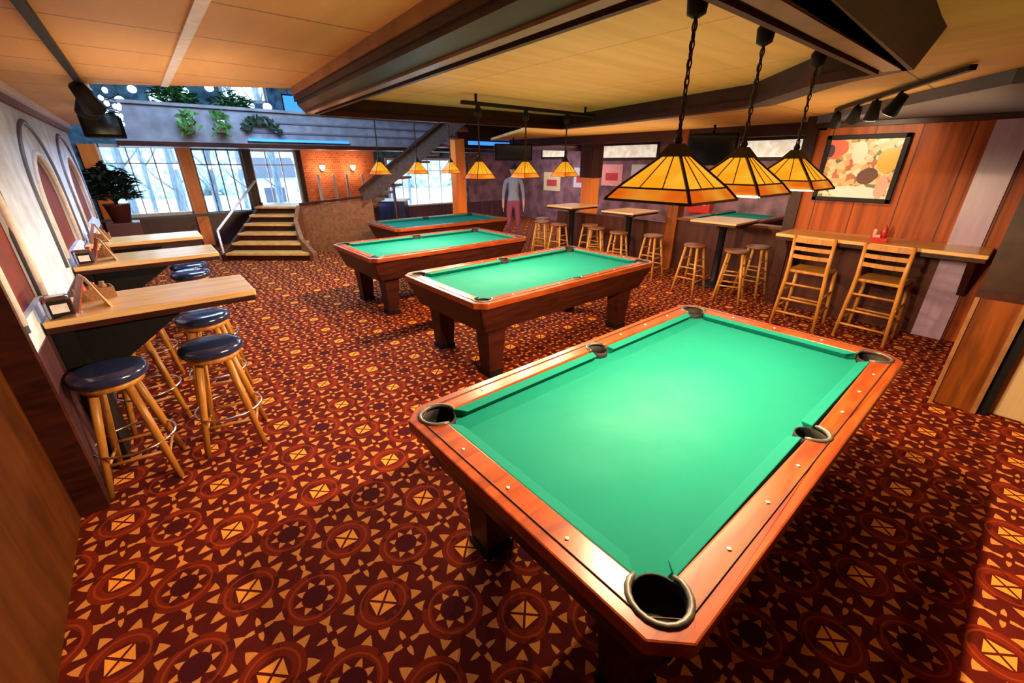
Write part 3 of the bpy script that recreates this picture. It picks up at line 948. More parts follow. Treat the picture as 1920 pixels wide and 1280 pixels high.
# ------------------------------------------------------------------ pendant lamps
def make_lamp(half, hs, drop, zb):
    """square art-glass shade; bottom at zb, chain up to the track"""
    t = thing('pendant_lamp', '', 'lamp')
    h2 = half * 0.93
    zt, zm, z0 = zb + hs, zb + hs * 0.28, zb
    top = half * 0.20
    mid = top + (half - top) * 0.76

    def ring(r, z):
        return [Vector((-r, -r, z)), Vector((r, -r, z)), Vector((r, r, z)), Vector((-r, r, z))]
    T, Mi, B = ring(top, zt), ring(mid, zm), ring(half, z0)
    fr = MB()
    for i in range(4):
        j = (i + 1) % 4
        fr.bar(T[i], Mi[i], half * 0.055)
        fr.bar(Mi[i], B[i], half * 0.055)
        for R, w in ((T, .03), (Mi, .035), (B, .05)):
            fr.bar(R[i], R[j], half * w)
        for f in (0.333, 0.667):
            fr.bar(T[i].lerp(T[j], f), Mi[i].lerp(Mi[j], f), half * 0.022)
    fr.build('shade_frame', M_CAME, t)
    for i in range(4):
        j = (i + 1) % 4
        for nm, P, Q, mat in (('glass_panel', T, Mi, M_AMBER), ('skirt_panel', Mi, B, M_SKIRT)):
            nrm = (P[j] - P[i]).cross(Q[i] - P[i]).normalized() * 0.003
            MB().hexa([P[i], P[j], Q[j], Q[i]], [P[i] + nrm, P[j] + nrm, Q[j] + nrm, Q[i] + nrm]).build(nm, mat, t)
    cap = MB()
    cap.hexa(ring(top * 1.45, zt - 0.004), ring(top * 0.55, zt + hs * 0.26))
    cap.lathe([(0.012, 0), (0.016, 0.01), (0.008, 0.03), (0.0, 0.032)], (0, 0, zt + hs * 0.26), 10)
    cap.build('shade_cap', M_CAME, t)
    chn = MB()
    z = zt + hs * 0.26 + 0.02
    i = 0
    zc = drop - 0.06
    while z < zc:
        a = 0.0 if i % 2 else PI / 2
        pts = []
        for k in range(8):
            th = 2 * PI * k / 8
            rr = 0.008 * math.cos(th)
            pts.append((rr * math.cos(a), rr * math.sin(a), z + 0.014 + 0.018 * math.sin(th)))
        chn.tube(pts, 0.0028, 5, closed=True)
        z += 0.026
        i += 1
    chn.tube([(0.004, 0, zt + hs * 0.26), (-0.003, 0.003, (zt + zc) / 2), (0.004, 0, zc + 0.02)], 0.0035, 6)
    chn.build('chain', M_CAME, t)
    MB().lathe([(0.008, 0), (0.03, 0.012), (0.035, 0.06), (0.02, 0.08), (0.02, 0.09)], (0, 0, drop - 0.09), 14).build('ceiling_mount', M_BLACK, t)
    MB().ball((0, 0, zb + hs * 0.30), 0.028).build('bulb', M_BULB, t)
    return t


RAILZ = 2.405
near = make_lamp(0.172, 0.150, RAILZ, 1.760)
light('bulb_light', 'POINT', (0, 0, 1.758), 165, (1.0, 0.72, 0.42), 0.018, parent=near)
NL = [((1.52, 0.88), 'nearest and largest-looking square amber art-glass lamp over the front pool table'),
      ((2.06, 0.88), 'middle of the three amber glass lamps over the front pool table'),
      ((2.70, 0.88), 'amber glass lamp of the front table nearest the framed picture')]
for i, ((x, y), lb) in enumerate(NL):
    place(near, i == 0, (x, y, 0), 0, lb, 'amber lamps over the front pool table')
FL = [((2.47, 3.40), 'small amber lamp over the left end of the second pool table'),
      ((3.04, 3.40), 'small amber lamp over the middle of the second pool table'),
      ((3.62, 3.40), 'small amber lamp over the right end of the second pool table'),
      ((2.46, 5.60), 'small amber lamp over the third pool table, leftmost, before the stair flight'),
      ((3.01, 5.60), 'small amber lamp over the third pool table, in the middle of its row'),
      ((3.55, 5.60), 'small amber lamp over the third pool table, beside the orange post')]
for b in (0, 3):
    far = make_lamp(0.108, 0.150, 2.35 if b == 0 else 4.70, 1.75)
    light('bulb_light', 'POINT', (0, 0, 1.748), 130, (1.0, 0.72, 0.42), 0.018, parent=far)
    for i in range(3):
        (x, y), lb = FL[b + i]
        place(far, i == 0, (x, y, 0), 0, lb, 'small amber lamps over the second and third pool tables')
r = MB().box((1.30, 0.86, RAILZ + 0.001), (2.98, 0.90, ZREC - 0.001)).build('track_rail', M_BLACK)
tag(r, 'black ceiling rail carrying the three near lamps along the recess edge', 'ceiling rail', 'lamp rails on the ceiling')
r = MB().box((2.30, 3.38, 2.351), (4.05, 3.42, 2.38)).build('track_rail', M_BLACK)
tag(r, 'black ceiling rail carrying the lamps of the second pool table', 'ceiling rail', 'lamp rails on the ceiling')
for x in (2.45, 3.9):
    MB().tube([(x, 3.40, 2.38), (x, 3.40, ZREC - 0.001)], 0.012, 8).build('stem', M_BLACK, r)


# ------------------------------------------------------------------ track lights
def make_track(label, pts, heads, z, hl, big):
    t = thing('track_light', label, 'track light', (pts[0][0], pts[0][1], z))
    o0 = Vector((pts[0][0], pts[0][1], 0))
    a, b = Vector((0, 0, 0)), Vector((pts[1][0], pts[1][1], 0)) - o0
    MB().bar(a, b, 0.035, 0.03).build('track', M_BLACK, t)
    for f, tilt in heads:
        c = a.lerp(b, f)
        hd = MB()
        hd.tube([c, c + Vector((0, 0, -hl))], 0.011, 8)
        d = Vector((tilt[0], tilt[1], -1)).normalized()
        p0 = c + Vector((0, 0, -hl))
        k = big
        hd.tube([p0 - d * 0.05 * k, p0 - d * 0.045 * k, p0 + d * 0.02 * k, p0 + d * 0.09 * k, p0 + d * 0.10 * k],
                [0.02 * k, 0.035 * k, 0.042 * k, 0.055 * k, 0.05 * k], 14)
        h = hd.build('spotlight_head', M_BLACK, t)
        MB().tube([p0 + d * 0.098 * k, p0 + d * 0.102 * k], 0.044 * k, 12).build('lens', M_BULB, h)
    return t


make_track('black track with spotlights aimed at the framed picture on the right wall', [(5.78, 1.60), (3.87, 0.45)],
           [(0.03, (0.8, 0.2)), (0.26, (0.9, 0.4)), (0.44, (0.2, 0.1)), (0.63, (0.2, 0.5))], 2.395, 0.075, 1.0)
make_track('long black track running along the left ceiling to a spotlight by the stairwell', [(-0.16, 1.9), (-0.13, 4.75)],
           [(0.90, (0.4, 0.8)), (0.98, (-0.2, 0.5))], 2.40, 0.07, 1.3)
light('track_spot', 'SPOT', (5.6, 1.45, 2.28), 60, (1.0, 0.80, 0.52), 0.03, rot=(0, math.radians(-70), math.radians(-3)), angle=1.3)
light('track_spot', 'SPOT', (4.6, 0.9, 2.25), 45, WARM, 0.03, rot=(0, math.radians(-48), math.radians(10)), angle=1.4)

# dark speaker boxes by the stairwell
sp = thing('ceiling_speaker', 'black speaker box hung at the corner of the stairwell opening', 'speaker', (-0.12, 6.3, 0))
MB().box((-0.16, -0.14, 2.12), (0.16, 0.14, 2.36)).build('cabinet', M_BLACK, sp, bevel=0.01)
MB().box((-0.13, -0.15, 2.15), (0.13, -0.14, 2.33)).build('grille', M_SCREEN, sp)
MB().box((-0.12, -0.02, 2.36), (-0.09, 0.02, 2.42)).build('bracket', M_BLACK, sp)

# ------------------------------------------------------------------ left counters and their round stools


def make_counter():
    t = thing('bar_counter', '', 'counter')
    MB().box((-0.61, -0.29, 1.02), (0.45, 0.29, 1.06)).build('counter_top', M_OAKTOP, t, bevel=0.008)
    MB().box((-0.61, -0.285, 0.985), (0.44, 0.285, 1.02)).build('edge_band', M_BODY, t)
    MB().box((-0.61, -0.20, 0.0), (-0.52, 0.20, 0.985)).build('wall_support', M_BLACK, t)
    MB().hexa([(-0.52, -0.03, 0.55), (-0.60, -0.03, 0.55), (-0.60, 0.03, 0.55), (-0.52, 0.03, 0.55)],
              [(0.10, -0.03, 0.985), (-0.60, -0.03, 0.985), (-0.60, 0.03, 0.985), (0.10, 0.03, 0.985)]).build('bracket', M_BLACK, t)
    return t


CY = [3.66, 5.42, 6.76]
G_C = 'narrow wooden counters along the left wall'
ct = make_counter()
for i, (y, lb) in enumerate(zip(CY, ('nearest light-topped wooden counter jutting from the arched wall, menu card on its end',
                                     'second wooden counter jutting from the arched wall, between the nearest and the farthest one',
                                     'farthest wooden counter jutting from the arched wall, nearest the far windows'))):
    place(ct, i == 0, (0.0, y, 0), 0, lb, G_C)


def make_round_stool():
    t = thing('round_stool', '', 'stool')
    MB().lathe([(0.0, 0.70), (0.165, 0.70), (0.185, 0.715), (0.188, 0.74), (0.175, 0.765), (0.13, 0.775), (0.0, 0.778)], n=28).build('seat_cushion', M_NAVY, t)
    MB().lathe([(0.0, 0.665), (0.15, 0.665), (0.155, 0.67), (0.155, 0.70), (0.0, 0.70)], n=24).build('seat_ring', M_OAK, t)
    for k in range(4):
        a = PI / 4 + k * PI / 2
        c, s = math.cos(a), math.sin(a)
        MB().tube([(0.11 * c, 0.11 * s, 0.67), (0.175 * c, 0.175 * s, 0.35), (0.245 * c, 0.245 * s, 0.0)], [0.024, 0.022, 0.018], 10).build('leg', M_OAK, t)
    MB().tube([(0.205 * math.cos(2 * PI * k / 28), 0.205 * math.sin(2 * PI * k / 28), 0.27) for k in range(28)], 0.008, 8, closed=True).build('foot_ring', M_STEEL, t)
    ru = MB()
    for k in range(4):
        a, b = PI / 4 + k * PI / 2, PI / 4 + (k + 1) * PI / 2
        z = 0.16 if k % 2 else 0.20
        r = 0.245 - 0.07 * z / 0.35
        ru.tube([(r * math.cos(a), r * math.sin(a), z), (r * math.cos(b), r * math.sin(b), z)], 0.010, 8)
    ru.build('stretchers', M_OAK, t)
    return t


rs = make_round_stool()
G_S = 'navy-topped round stools at the left counters'
SPOTS = [(-0.42, 3.24, 'front left navy round stool at the nearest counter, by the wooden partition'),
         (0.10, 3.30, 'front right navy round stool at the nearest counter, next to the open carpet'),
         (-0.34, 4.02, 'rear left navy round stool behind the nearest counter, beside the arched wall'),
         (0.13, 4.05, 'rear right navy round stool behind the nearest counter, near its free end'),
         (-0.30, 4.98, 'left navy round stool on the near side of the second counter'),
         (0.22, 5.00, 'right navy round stool on the near side of the second counter'),
         (0.20, 5.85, 'right navy round stool on the far side of the second counter'),
         (0.22, 6.36, 'right navy round stool on the near side of the farthest counter')]
for i, (x, y, lb) in enumerate(SPOTS):
    place(rs, i == 0, (x, y, 0), random.uniform(-0.3, 0.3), lb, G_S)


# things on the counters
def menu_card(x, y, rz, lb):
    t = thing('menu_card', lb, 'menu', (x, y, 1.06), rz, 'menu cards on the counters')
    MB().hexa([(-0.01, -0.075, 0), (0.0, -0.075, 0), (0.0, 0.075, 0), (-0.01, 0.075, 0)],
              [(-0.075, -0.075, 0.2), (-0.07, -0.075, 0.2), (-0.07, 0.075, 0.2), (-0.075, 0.075, 0.2)]).build('card', M_CARD, t)
    MB().hexa([(-0.010, -0.045, 0.05), (-0.006, -0.045, 0.05), (-0.006, 0.045, 0.05), (-0.010, 0.045, 0.05)],
              [(-0.045, -0.045, 0.15), (-0.039, -0.045, 0.15), (-0.039, 0.045, 0.15), (-0.045, 0.045, 0.15)]).build('print', M_CARDRED, t)
    MB().hexa([(-0.16, -0.075, 0), (-0.15, -0.075, 0), (-0.15, 0.075, 0), (-0.16, 0.075, 0)],
              [(-0.083, -0.075, 0.2), (-0.078, -0.075, 0.2), (-0.078, 0.075, 0.2), (-0.083, 0.075, 0.2)]).build('back_card', M_CARDRED, t)


def basket(x, y, rz, lb, m=None):
    t = thing('condiment_basket', lb, 'basket', (x, y, 1.06), rz, 'condiment baskets on the counters')
    b = MB()
    b.box((-0.09, -0.06, 0), (0.09, 0.06, 0.008))
    for s in (-1, 1):
        b.box((-0.09, s * 0.06 - 0.004, 0), (0.09, s * 0.06 + 0.004, 0.07))
        b.box((s * 0.09 - 0.004, -0.06, 0), (s * 0.09 + 0.004, 0.06, 0.07))
    b.build('tray', m or M_BASKET, t)
    for i, (dx, mt) in enumerate(((-0.05, M_RED), (0.0, M_CARD), (0.05, M_BASKET))):
        MB().lathe([(0.022, 0.008), (0.024, 0.06), (0.014, 0.085), (0.014, 0.10), (0, 0.10)], (dx, 0.01 * (i - 1), 0), 12).build('jar', mt, t)


def napkin(x, y, rz, lb):
    t = thing('napkin_dispenser', lb, 'napkin dispenser', (x, y, 1.06), rz, 'napkin dispensers on the counters')
    MB().box((-0.06, -0.05, 0), (0.06, 0.05, 0.13)).build('case', M_CHROME, t, bevel=0.02)
    MB().box((-0.045, -0.056, 0.02), (0.045, -0.05, 0.11)).build('face_plate', M_BLACK, t)
    MB().box((-0.035, -0.06, 0.04), (0.035, -0.056, 0.09)).build('napkins', M_WHITE, t)


menu_card(-0.33, 3.58, 0.25, 'cream menu card standing on the nearest counter')
basket(-0.40, 3.82, 0.2, 'brown basket of condiments on the nearest counter beside the menu card')
napkin(-0.53, 3.43, 0.2, 'dark chrome napkin dispenser at the wall end of the nearest counter')
menu_card(-0.33, 5.35, 0.2, 'cream menu card standing on the second counter')
basket(-0.46, 5.60, 0.0, 'condiment basket on the second counter')
napkin(-0.53, 5.20, 0.2, 'chrome napkin dispenser on the second counter by the wall')
menu_card(-0.42, 6.72, 0.2, 'cream menu card standing on the farthest counter')
basket(-0.50, 6.92, 0.0, 'condiment basket on the farthest counter')

# ------------------------------------------------------------------ drink rail and ladder-back chairs at the right
t = thing('drink_rail', 'long light wooden drink rail along the right wall under the framed picture', 'counter', (0, 0, 0))
MB().hexa([(6.05, 0.10, 1.03), (6.69, 0.10, 1.03), (6.69, 1.97, 1.03), (6.05, 1.97, 1.03)],
          [(6.05, 0.10, 1.07), (6.69, 0.10, 1.07), (6.69, 1.97, 1.07), (6.05, 1.97, 1.07)]).build('rail_top', M_OAKTOP_Y, t, bevel=0.008)
MB().box((6.06, 0.11, 0.99), (6.69, 1.96, 1.03)).build('edge_band', M_BODY, t)
for y in (0.2, 1.05, 1.85):
    MB().hexa([(6.60, y - 0.03, 0.55), (6.69, y - 0.03, 0.55), (6.69, y + 0.03, 0.55), (6.60, y + 0.03, 0.55)],
              [(6.15, y - 0.03, 0.99), (6.69, y - 0.03, 0.99), (6.69, y + 0.03, 0.99), (6.15, y + 0.03, 0.99)]).build('bracket', M_BODY, t)


def make_ladder_chair():
    """back of the chair faces -x"""
    t = thing('ladder_back_chair', '', 'chair')
    for s in (-1, 1):
        MB().tube([(-0.22, s * 0.235, 0.0), (-0.185, s * 0.205, 0.55), (-0.20, s * 0.195, 0.74), (-0.235, s * 0.20, 1.10)],
                  [0.019, 0.023, 0.023, 0.018], 10).build('back_post', M_OAK, t)
        MB().tube([(0.225, s * 0.225, 0.0), (0.175, s * 0.195, 0.68)], [0.018, 0.023], 10).build('leg', M_OAK, t)
    MB().box((-0.20, -0.205, 0.665), (0.21, 0.205, 0.70)).build('seat', M_OAK, t, bevel=0.012)
    for z, h in ((1.055, 0.055), (0.96, 0.045), (0.865, 0.045)):
        x = -0.20 - (z - 0.74) * 0.097
        pts_b, pts_t = [], []
        mb = MB()
        n = 6
        for i in range(n):
            y0, y1 = -0.2 + 0.4 * i / n, -0.2 + 0.4 * (i + 1) / n
            f = lambda y: x - 0.025 * (1 - (y / 0.2) ** 2)
            mb.hexa([(f(y0) - .008, y0, z - h / 2), (f(y0) + .008, y0, z - h / 2), (f(y1) + .008, y1, z - h / 2), (f(y1) - .008, y1, z - h / 2)],
                    [(f(y0) - .008, y0, z + h / 2), (f(y0) + .008, y0, z + h / 2), (f(y1) + .008, y1, z + h / 2), (f(y1) - .008, y1, z + h / 2)])
        mb.build('back_slat', M_OAK, t)
    for z in (0.16, 0.33, 0.52):
        w = 0.235 - 0.03 * z / 0.55
        xx = -0.22 + 0.035 * z / 0.55
        MB().tube([(xx, -w, z), (xx, w, z)], 0.013, 8).build('stretcher', M_OAK, t)
    for z in (0.22, 0.42):
        for s in (-1, 1):
            MB().tube([(-0.21, s * 0.222, z), (0.205, s * 0.212, z)], 0.012, 8).build('stretcher', M_OAK, t)
    MB().tube([(0.205, -0.212, 0.26), (0.205, 0.212, 0.26)], 0.014, 8).build('stretcher', M_OAK, t)
    return t


lc = make_ladder_chair()
G_L = 'ladder-back bar chairs at the drink rail'
place(lc, True, (6.02, 1.47, 0), 0.0, 'tall ladder-back wooden bar chair at the drink rail, the one nearer the low wall', G_L)
place(lc, False, (6.10, 0.80, 0), -0.06, 'tall ladder-back wooden bar chair at the drink rail, the one nearer the panelled column', G_L)

t = thing('condiment_caddy', 'red and pink condiment caddy on the drink rail', 'caddy', (6.22, 0.98, 1.07), 0.3)
MB().box((-0.05, -0.07, 0), (0.05, 0.07, 0.05)).build('tray', M_RED, t, bevel=0.006)
MB().box((-0.04, 0.0, 0.05), (0.03, 0.06, 0.08)).build('napkin_pad', M_PINK, t)
MB().lathe([(0.025, 0.05), (0.027, 0.13), (0.01, 0.16), (0.006, 0.19), (0, 0.19)], (0, -0.03, 0), 14).build('bottle', M_RED, t)
MB().lathe([(0.02, 0.05), (0.02, 0.10), (0.018, 0.11), (0, 0.11)], (-0.025, 0.05, 0.03), 12).build('shaker', M_PINK, t)

# framed picture
t = thing('framed_picture', 'large framed colourful abstract picture on the right wall above the drink rail', 'picture', (6.70, 1.46, 1.82))
cy0, cy1, cz0, cz1 = -0.35, 0.35, -0.33, 0.33
MB().box((-0.03, cy0, cz0), (-0.005, cy1, cz1)).build('canvas', M_ART, t)
fr = MB()
for s in (-1, 1):
    fr.box((-0.05, s * 0.37 - 0.025, -0.375), (0.0, s * 0.37 + 0.025, 0.375))
    fr.box((-0.05, -0.395, s * 0.35 - 0.025), (0.0, 0.395, s * 0.35 + 0.025))
fr.build('frame', M_BLACK, t, bevel=0.006)


# ------------------------------------------------------------------ high tables and wooden stools at the right
def make_high_table():
    t = thing('high_table', '', 'table')
    MB().box((-0.42, -0.36, 1.03), (0.42, 0.36, 1.06)).build('table_top', M_OAKTOP_Y, t, bevel=0.008)
    MB().box((-0.41, -0.35, 1.0), (0.41, 0.35, 1.03)).build('edge_band', M_BODY, t)
    MB().lathe([(0.26, 0.0), (0.26, 0.02), (0.08, 0.05), (0.055, 0.10), (0.055, 0.92), (0.20, 1.0)], n=20).build('pedestal', M_BLACK, t)
    return t


ht = make_high_table()
G_H = 'high tables by the low wall'
for i, (x, y, lb) in enumerate(((7.00, 3.05, 'high square table beside the low wall, nearest the drink rail'),
                                (7.02, 4.85, 'middle high square table, behind the second pool table'),
                                (7.00, 6.30, 'farthest high square table, nearest the orange post'))):
    place(ht, i == 0, (x, y, 0), 0, lb, G_H)


def make_wood_stool():
    t = thing('wooden_stool', '', 'stool')
    MB().lathe([(0.0, 0.71), (0.155, 0.71), (0.165, 0.72), (0.165, 0.735), (0.15, 0.745), (0.0, 0.74)], n=22).build('seat', M_STAIRSIDE, t)
    for k in range(4):
        a = PI / 4 + k * PI / 2
        c, s = math.cos(a), math.sin(a)
        MB().tube([(0.13 * c, 0.13 * s, 0.71), (0.25 * c, 0.25 * s, 0.0)], [0.021, 0.017], 8).build('leg', M_OAK, t)
    for j, zz in enumerate((0.20, 0.36, 0.52)):
        for k in range(4):
            if j == 2 and k % 2:
                continue
            z = zz + (0.04 if k % 2 else 0)
            r = 0.25 - 0.12 * z / 0.71
            a, b = PI / 4 + k * PI / 2, PI / 4 + (k + 1) * PI / 2
            MB().tube([(r * math.cos(a), r * math.sin(a), z), (r * math.cos(b), r * math.sin(b), z)], 0.011, 6).build('stretcher', M_OAK, t)
    return t


ws = make_wood_stool()
G_W = 'backless wooden bar stools at the high tables'
WS = [(6.30, 3.12, 'backless wooden stool in front of the near high table, on its left'),
      (6.32, 2.50, 'backless wooden stool in front of the near high table, on its right'),
      (6.90, 2.44, 'backless wooden stool at the right side of the near high table'),
      (6.62, 4.05, 'backless wooden stool at the near side of the middle high table, by the wooden pillar'),
      (6.45, 4.65, 'backless wooden stool in front of the middle high table'),
      (6.55, 5.25, 'backless wooden stool at the left of the middle high table'),
      (6.80, 5.62, 'backless wooden stool between the middle and the farthest high table'),
      (6.40, 6.10, 'backless wooden stool in front of the farthest high table'),
      (6.45, 6.65, 'backless wooden stool at the left of the farthest high table'),
      (6.85, 7.05, 'backless wooden stool behind the farthest high table')]
for i, (x, y, lb) in enumerate(WS):
    place(ws, i == 0, (x, y, 0), random.uniform(-0.35, 0.35) + 0.3, lb, G_W)


# hanging screens
def screen(x, y, z, rz, w, h, lb):
    t = thing('hanging_screen', lb, 'television', (x, y, z), rz, 'dark televisions hung from the ceiling')
    MB().box((-w / 2, -0.05, -h / 2), (w / 2, 0.05, h / 2)).build('body', M_BLACK, t, bevel=0.02)
    MB().box((-w / 2 + 0.04, -0.056, -h / 2 + 0.04), (w / 2 - 0.04, -0.05, h / 2 - 0.04)).build('screen', M_SCREEN, t)
    MB().tube([(0, 0, h / 2), (0, 0, ZR - z)], 0.02, 10).build('pole', M_BLACK, t)


screen(6.95, 3.45, 2.08, -1.0, 0.72, 0.46, 'dark television hanging above the near high table, behind the near lamps')
screen(6.95, 8.2, 2.12, -0.55, 0.9, 0.36, 'dark television hanging near the orange posts, above the standing person')


# boards in the next room
def board(y0, y1, z0, z1, lb):
    t = thing('menu_board', lb, 'board', (10.99, (y0 + y1) / 2, (z0 + z1) / 2), 0, 'pale boards on the next room wall')
    w, h = (y1 - y0) / 2, (z1 - z0) / 2
    MB().box((-0.03, -w, -h), (0, w, h)).build('panel', M_CREAM, t)
    f = MB()
    for s in (-1, 1):
        f.box((-0.045, s * w - 0.03, -h - .03), (0, s * w + 0.03, h + .03))
        f.box((-0.045, -w, s * h - 0.03), (0, w, s * h + 0.03))
    f.build('frame', M_BODY, t)


board(3.25, 4.75, 1.98, 2.38, 'cream board on the next room wall seen just left of the framed picture')
board(6.9, 8.8, 2.0, 2.38, 'cream board on the next room wall seen above the nearest lamp')
board(10.3, 11.4, 2.05, 2.38, 'cream board on the next room wall beside the orange post')
for (y0, y1, z0, z1, m_, lb) in ((8.0, 8.75, 1.25, 1.85, M_PINK, 'pink poster on the next room wall under the board beside the nearest lamp'),
                              (6.95, 7.7, 1.30, 1.85, M_POT, 'pale poster on the next room wall under the board above the nearest lamp'),
                              (9.3, 9.9, 1.15, 1.75, M_POT, 'white poster on the next room wall just right of the orange post'),
                              (10.5, 11.3, 1.0, 1.6, M_CARD, 'cream poster on the next room wall between the orange post and the standing person'),
                              (4.0, 4.6, 1.2, 1.8, M_PINK, 'pink poster on the next room wall under the board near the framed picture')):
    t = thing('wall_poster', lb, 'poster', (10.995, (y0 + y1) / 2, (z0 + z1) / 2), 0, 'posters on the next room wall')
    w_, h_ = (y1 - y0) / 2, (z1 - z0) / 2
    MB().box((-0.012, -w_, -h_), (0, w_, h_)).build('sheet', m_, t)
    MB().box((-0.016, -w_ * .6, -h_ * .5), (-0.012, w_ * .6, h_ * .2)).build('print', M_RED, t)
t = thing('red_dispenser', 'red box on the next room wall behind the near high table', 'box', (10.9, 5.45, 0.9))
MB().box((-0.1, -0.3, -0.2), (0.1, 0.3, 0.25)).build('case', M_RED, t, bevel=0.02)
MB().box((-0.11, -0.2, 0.0), (-0.1, 0.2, 0.15)).build('label_plate', M_PINK, t)
light('next_room_fill', 'AREA', (9.3, 4.5, 2.38), 90, (1.0, 0.85, 0.65), 1.6, size_y=3.0)  # unseen area fills added to brighten the next room
light('next_room_fill', 'AREA', (9.5, 9.8, 2.36), 70, (0.95, 0.85, 0.9), 2.0, size_y=3.0)

# ------------------------------------------------------------------ staircase
st = thing('staircase', 'wooden staircase with open treads rising to a landing and a second flight', 'stairs', (0, 0, 0))
N = 6
for i in range(N):
    d0 = 8.7 + i * 0.285
    z = 0.16 * (i + 1)
    l0 = -5.97
    l1 = -4.24 - 0.66 * min(1.0, i / 3.0)
    b = [SP(l0, d0 - 0.03, z - 0.045), SP(l1, d0 - 0.03, z - 0.045), SP(l1, d0 + 0.30, z - 0.045), SP(l0, d0 + 0.30, z - 0.045)]
    tp = [v + Vector((0, 0, 0.045)) for v in b]
    MB().hexa(b, tp).build('tread', M_STAIR, st)
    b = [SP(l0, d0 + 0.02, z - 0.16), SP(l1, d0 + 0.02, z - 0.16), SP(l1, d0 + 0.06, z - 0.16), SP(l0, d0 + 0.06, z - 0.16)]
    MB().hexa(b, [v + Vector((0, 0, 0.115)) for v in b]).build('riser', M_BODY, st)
b = [SP(-5.97, 10.38, 0.90), SP(-4.2, 10.38, 0.90), SP(-4.2, 11.1, 0.90), SP(-5.97, 11.1, 0.90)]
MB().hexa(b, [v + Vector((0, 0, 0.06)) for v in b]).build('landing', M_STAIR, st)
# sloping side boards of the lower flight
for lat, nm in ((-6.02, 'left'), (-4.86, 'right')):
    zt = 0.16
    P = [SP(lat, 8.62, 0), SP(lat + 0.06, 8.62, 0), SP(lat + 0.06, 10.45, 0), SP(lat, 10.45, 0)]
    Q = [SP(lat, 8.62, 0.14), SP(lat + 0.06, 8.62, 0.14), SP(lat + 0.06, 10.45, 1.02), SP(lat, 10.45, 1.02)]
    if nm == 'left':
        MB().hexa(P, Q).build('stringer', M_BODY, st)
MB().tube([SP(-6.0, 8.68, 0.0), SP(-6.0, 8.68, 0.62)], 0.02, 8).build('newel', M_WHITE, st)
MB().tube([SP(-6.0, 10.4, 0.9), SP(-6.0, 10.4, 1.5)], 0.02, 8).build('newel', M_BODY, st)
MB().tube([SP(-6.0, 8.68, 0.62), SP(-6.0, 10.4, 1.5)], 0.025, 10).build('handrail', M_WHITE, st)
# curved solid side wall that swings from the first tread up to the second flight
path = [(-4.10, 8.66, 0.18), (-4.45, 8.95, 0.42), (-4.68, 9.3, 0.75), (-4.74, 9.66, 1.02)]
w = MB()
for (a, d, z), (a2, d2, z2) in zip(path, path[1:]):
    A, B = SP(a, d, 0), SP(a2, d2, 0)
    dr = (B - A).normalized()
    nrm = Vector((-dr.y, dr.x, 0)) * 0.04
    w.hexa([A - nrm, B - nrm, B + nrm, A + nrm],
           [A - nrm + Vector((0, 0, z)), B - nrm + Vector((0, 0, z2)), B + nrm + Vector((0, 0, z2)), A + nrm + Vector((0, 0, z))])
w.build('side_wall', M_STAIRSIDE, st)
Z = Vector((0, 0, 1))
# upper flight: slim dark stringer with steps behind, on a solid landing wall
lat0, lat1, zb0, zb1 = -3.35, -0.75, 0.95, 2.78
A0, A1 = SP(lat0, 9.7, 0), SP(lat1, 9.7, 0)
A0b, A1b = SP(lat0, 9.78, 0), SP(lat1, 9.78, 0)
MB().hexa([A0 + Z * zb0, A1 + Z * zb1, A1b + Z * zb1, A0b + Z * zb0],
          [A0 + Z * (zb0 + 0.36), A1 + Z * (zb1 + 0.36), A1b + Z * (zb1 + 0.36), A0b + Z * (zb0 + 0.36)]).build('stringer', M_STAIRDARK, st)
MB().bar(A0 + Z * (zb0 + 0.39), A1 + Z * (zb1 + 0.39), 0.12, 0.05).build('handrail', M_BODY, st)
MB().hexa([SP(-4.72, 9.70, 0), SP(-3.10, 9.70, 0), SP(-3.10, 9.76, 0), SP(-4.72, 9.76, 0)],
          [SP(-4.72, 9.70, 1.02), SP(-3.10, 9.70, 1.14), SP(-3.10, 9.76, 1.14), SP(-4.72, 9.76, 1.02)]).build('side_panel', M_STAIRSIDE, st)
MB().bar(SP(-4.72, 9.73, 1.04), SP(-3.3, 9.73, 1.20), 0.12, 0.05).build('handrail', M_BODY, st)
b = [SP(-4.9, 9.78, 0.90), SP(-3.3, 9.78, 0.90), SP(-3.3, 10.9, 0.90), SP(-4.9, 10.9, 0.90)]
MB().hexa(b, [v + Z * 0.06 for v in b]).build('landing', M_STAIRSIDE, st)
for i in range(10):
    f0 = -3.3 + i * 0.23
    z = 0.96 + 0.162 * (i + 1)
    b = [SP(f0, 9.78, z - 0.05), SP(f0 + 0.25, 9.78, z - 0.05), SP(f0 + 0.25, 10.5, z - 0.05), SP(f0, 10.5, z - 0.05)]
    MB().hexa(b, [v + Z * 0.05 for v in b]).build('tread', M_STAIRSIDE, st)
for lat in (-2.6,):
    zt = zb0 + (lat - lat0) / (lat1 - lat0) * (zb1 - zb0)
    P = SP(lat, 9.74, 0)
    MB().tube([P, P + Z * zt], 0.03, 8).build('post', M_BODY, st)


P = SP(-2.98, 11.0, 0)
t = thing('draped_table', 'tall table with a pale top and navy drape under the rising stair flight', 'table', (P.x, P.y, 0), -YAW)
MB().box((-0.36, -0.25, 1.02), (0.36, 0.25, 1.06)).build('table_top', M_HOUSE, t)
MB().hexa([(-0.36, -0.26, 0.0), (0.36, -0.26, 0.0), (0.36, 0.26, 0.0), (-0.36, 0.26, 0.0)],
          [(-0.31, -0.22, 1.02), (0.31, -0.22, 1.02), (0.31, 0.22, 1.02), (-0.31, 0.22, 1.02)]).build('drape', M_NAVY, t)

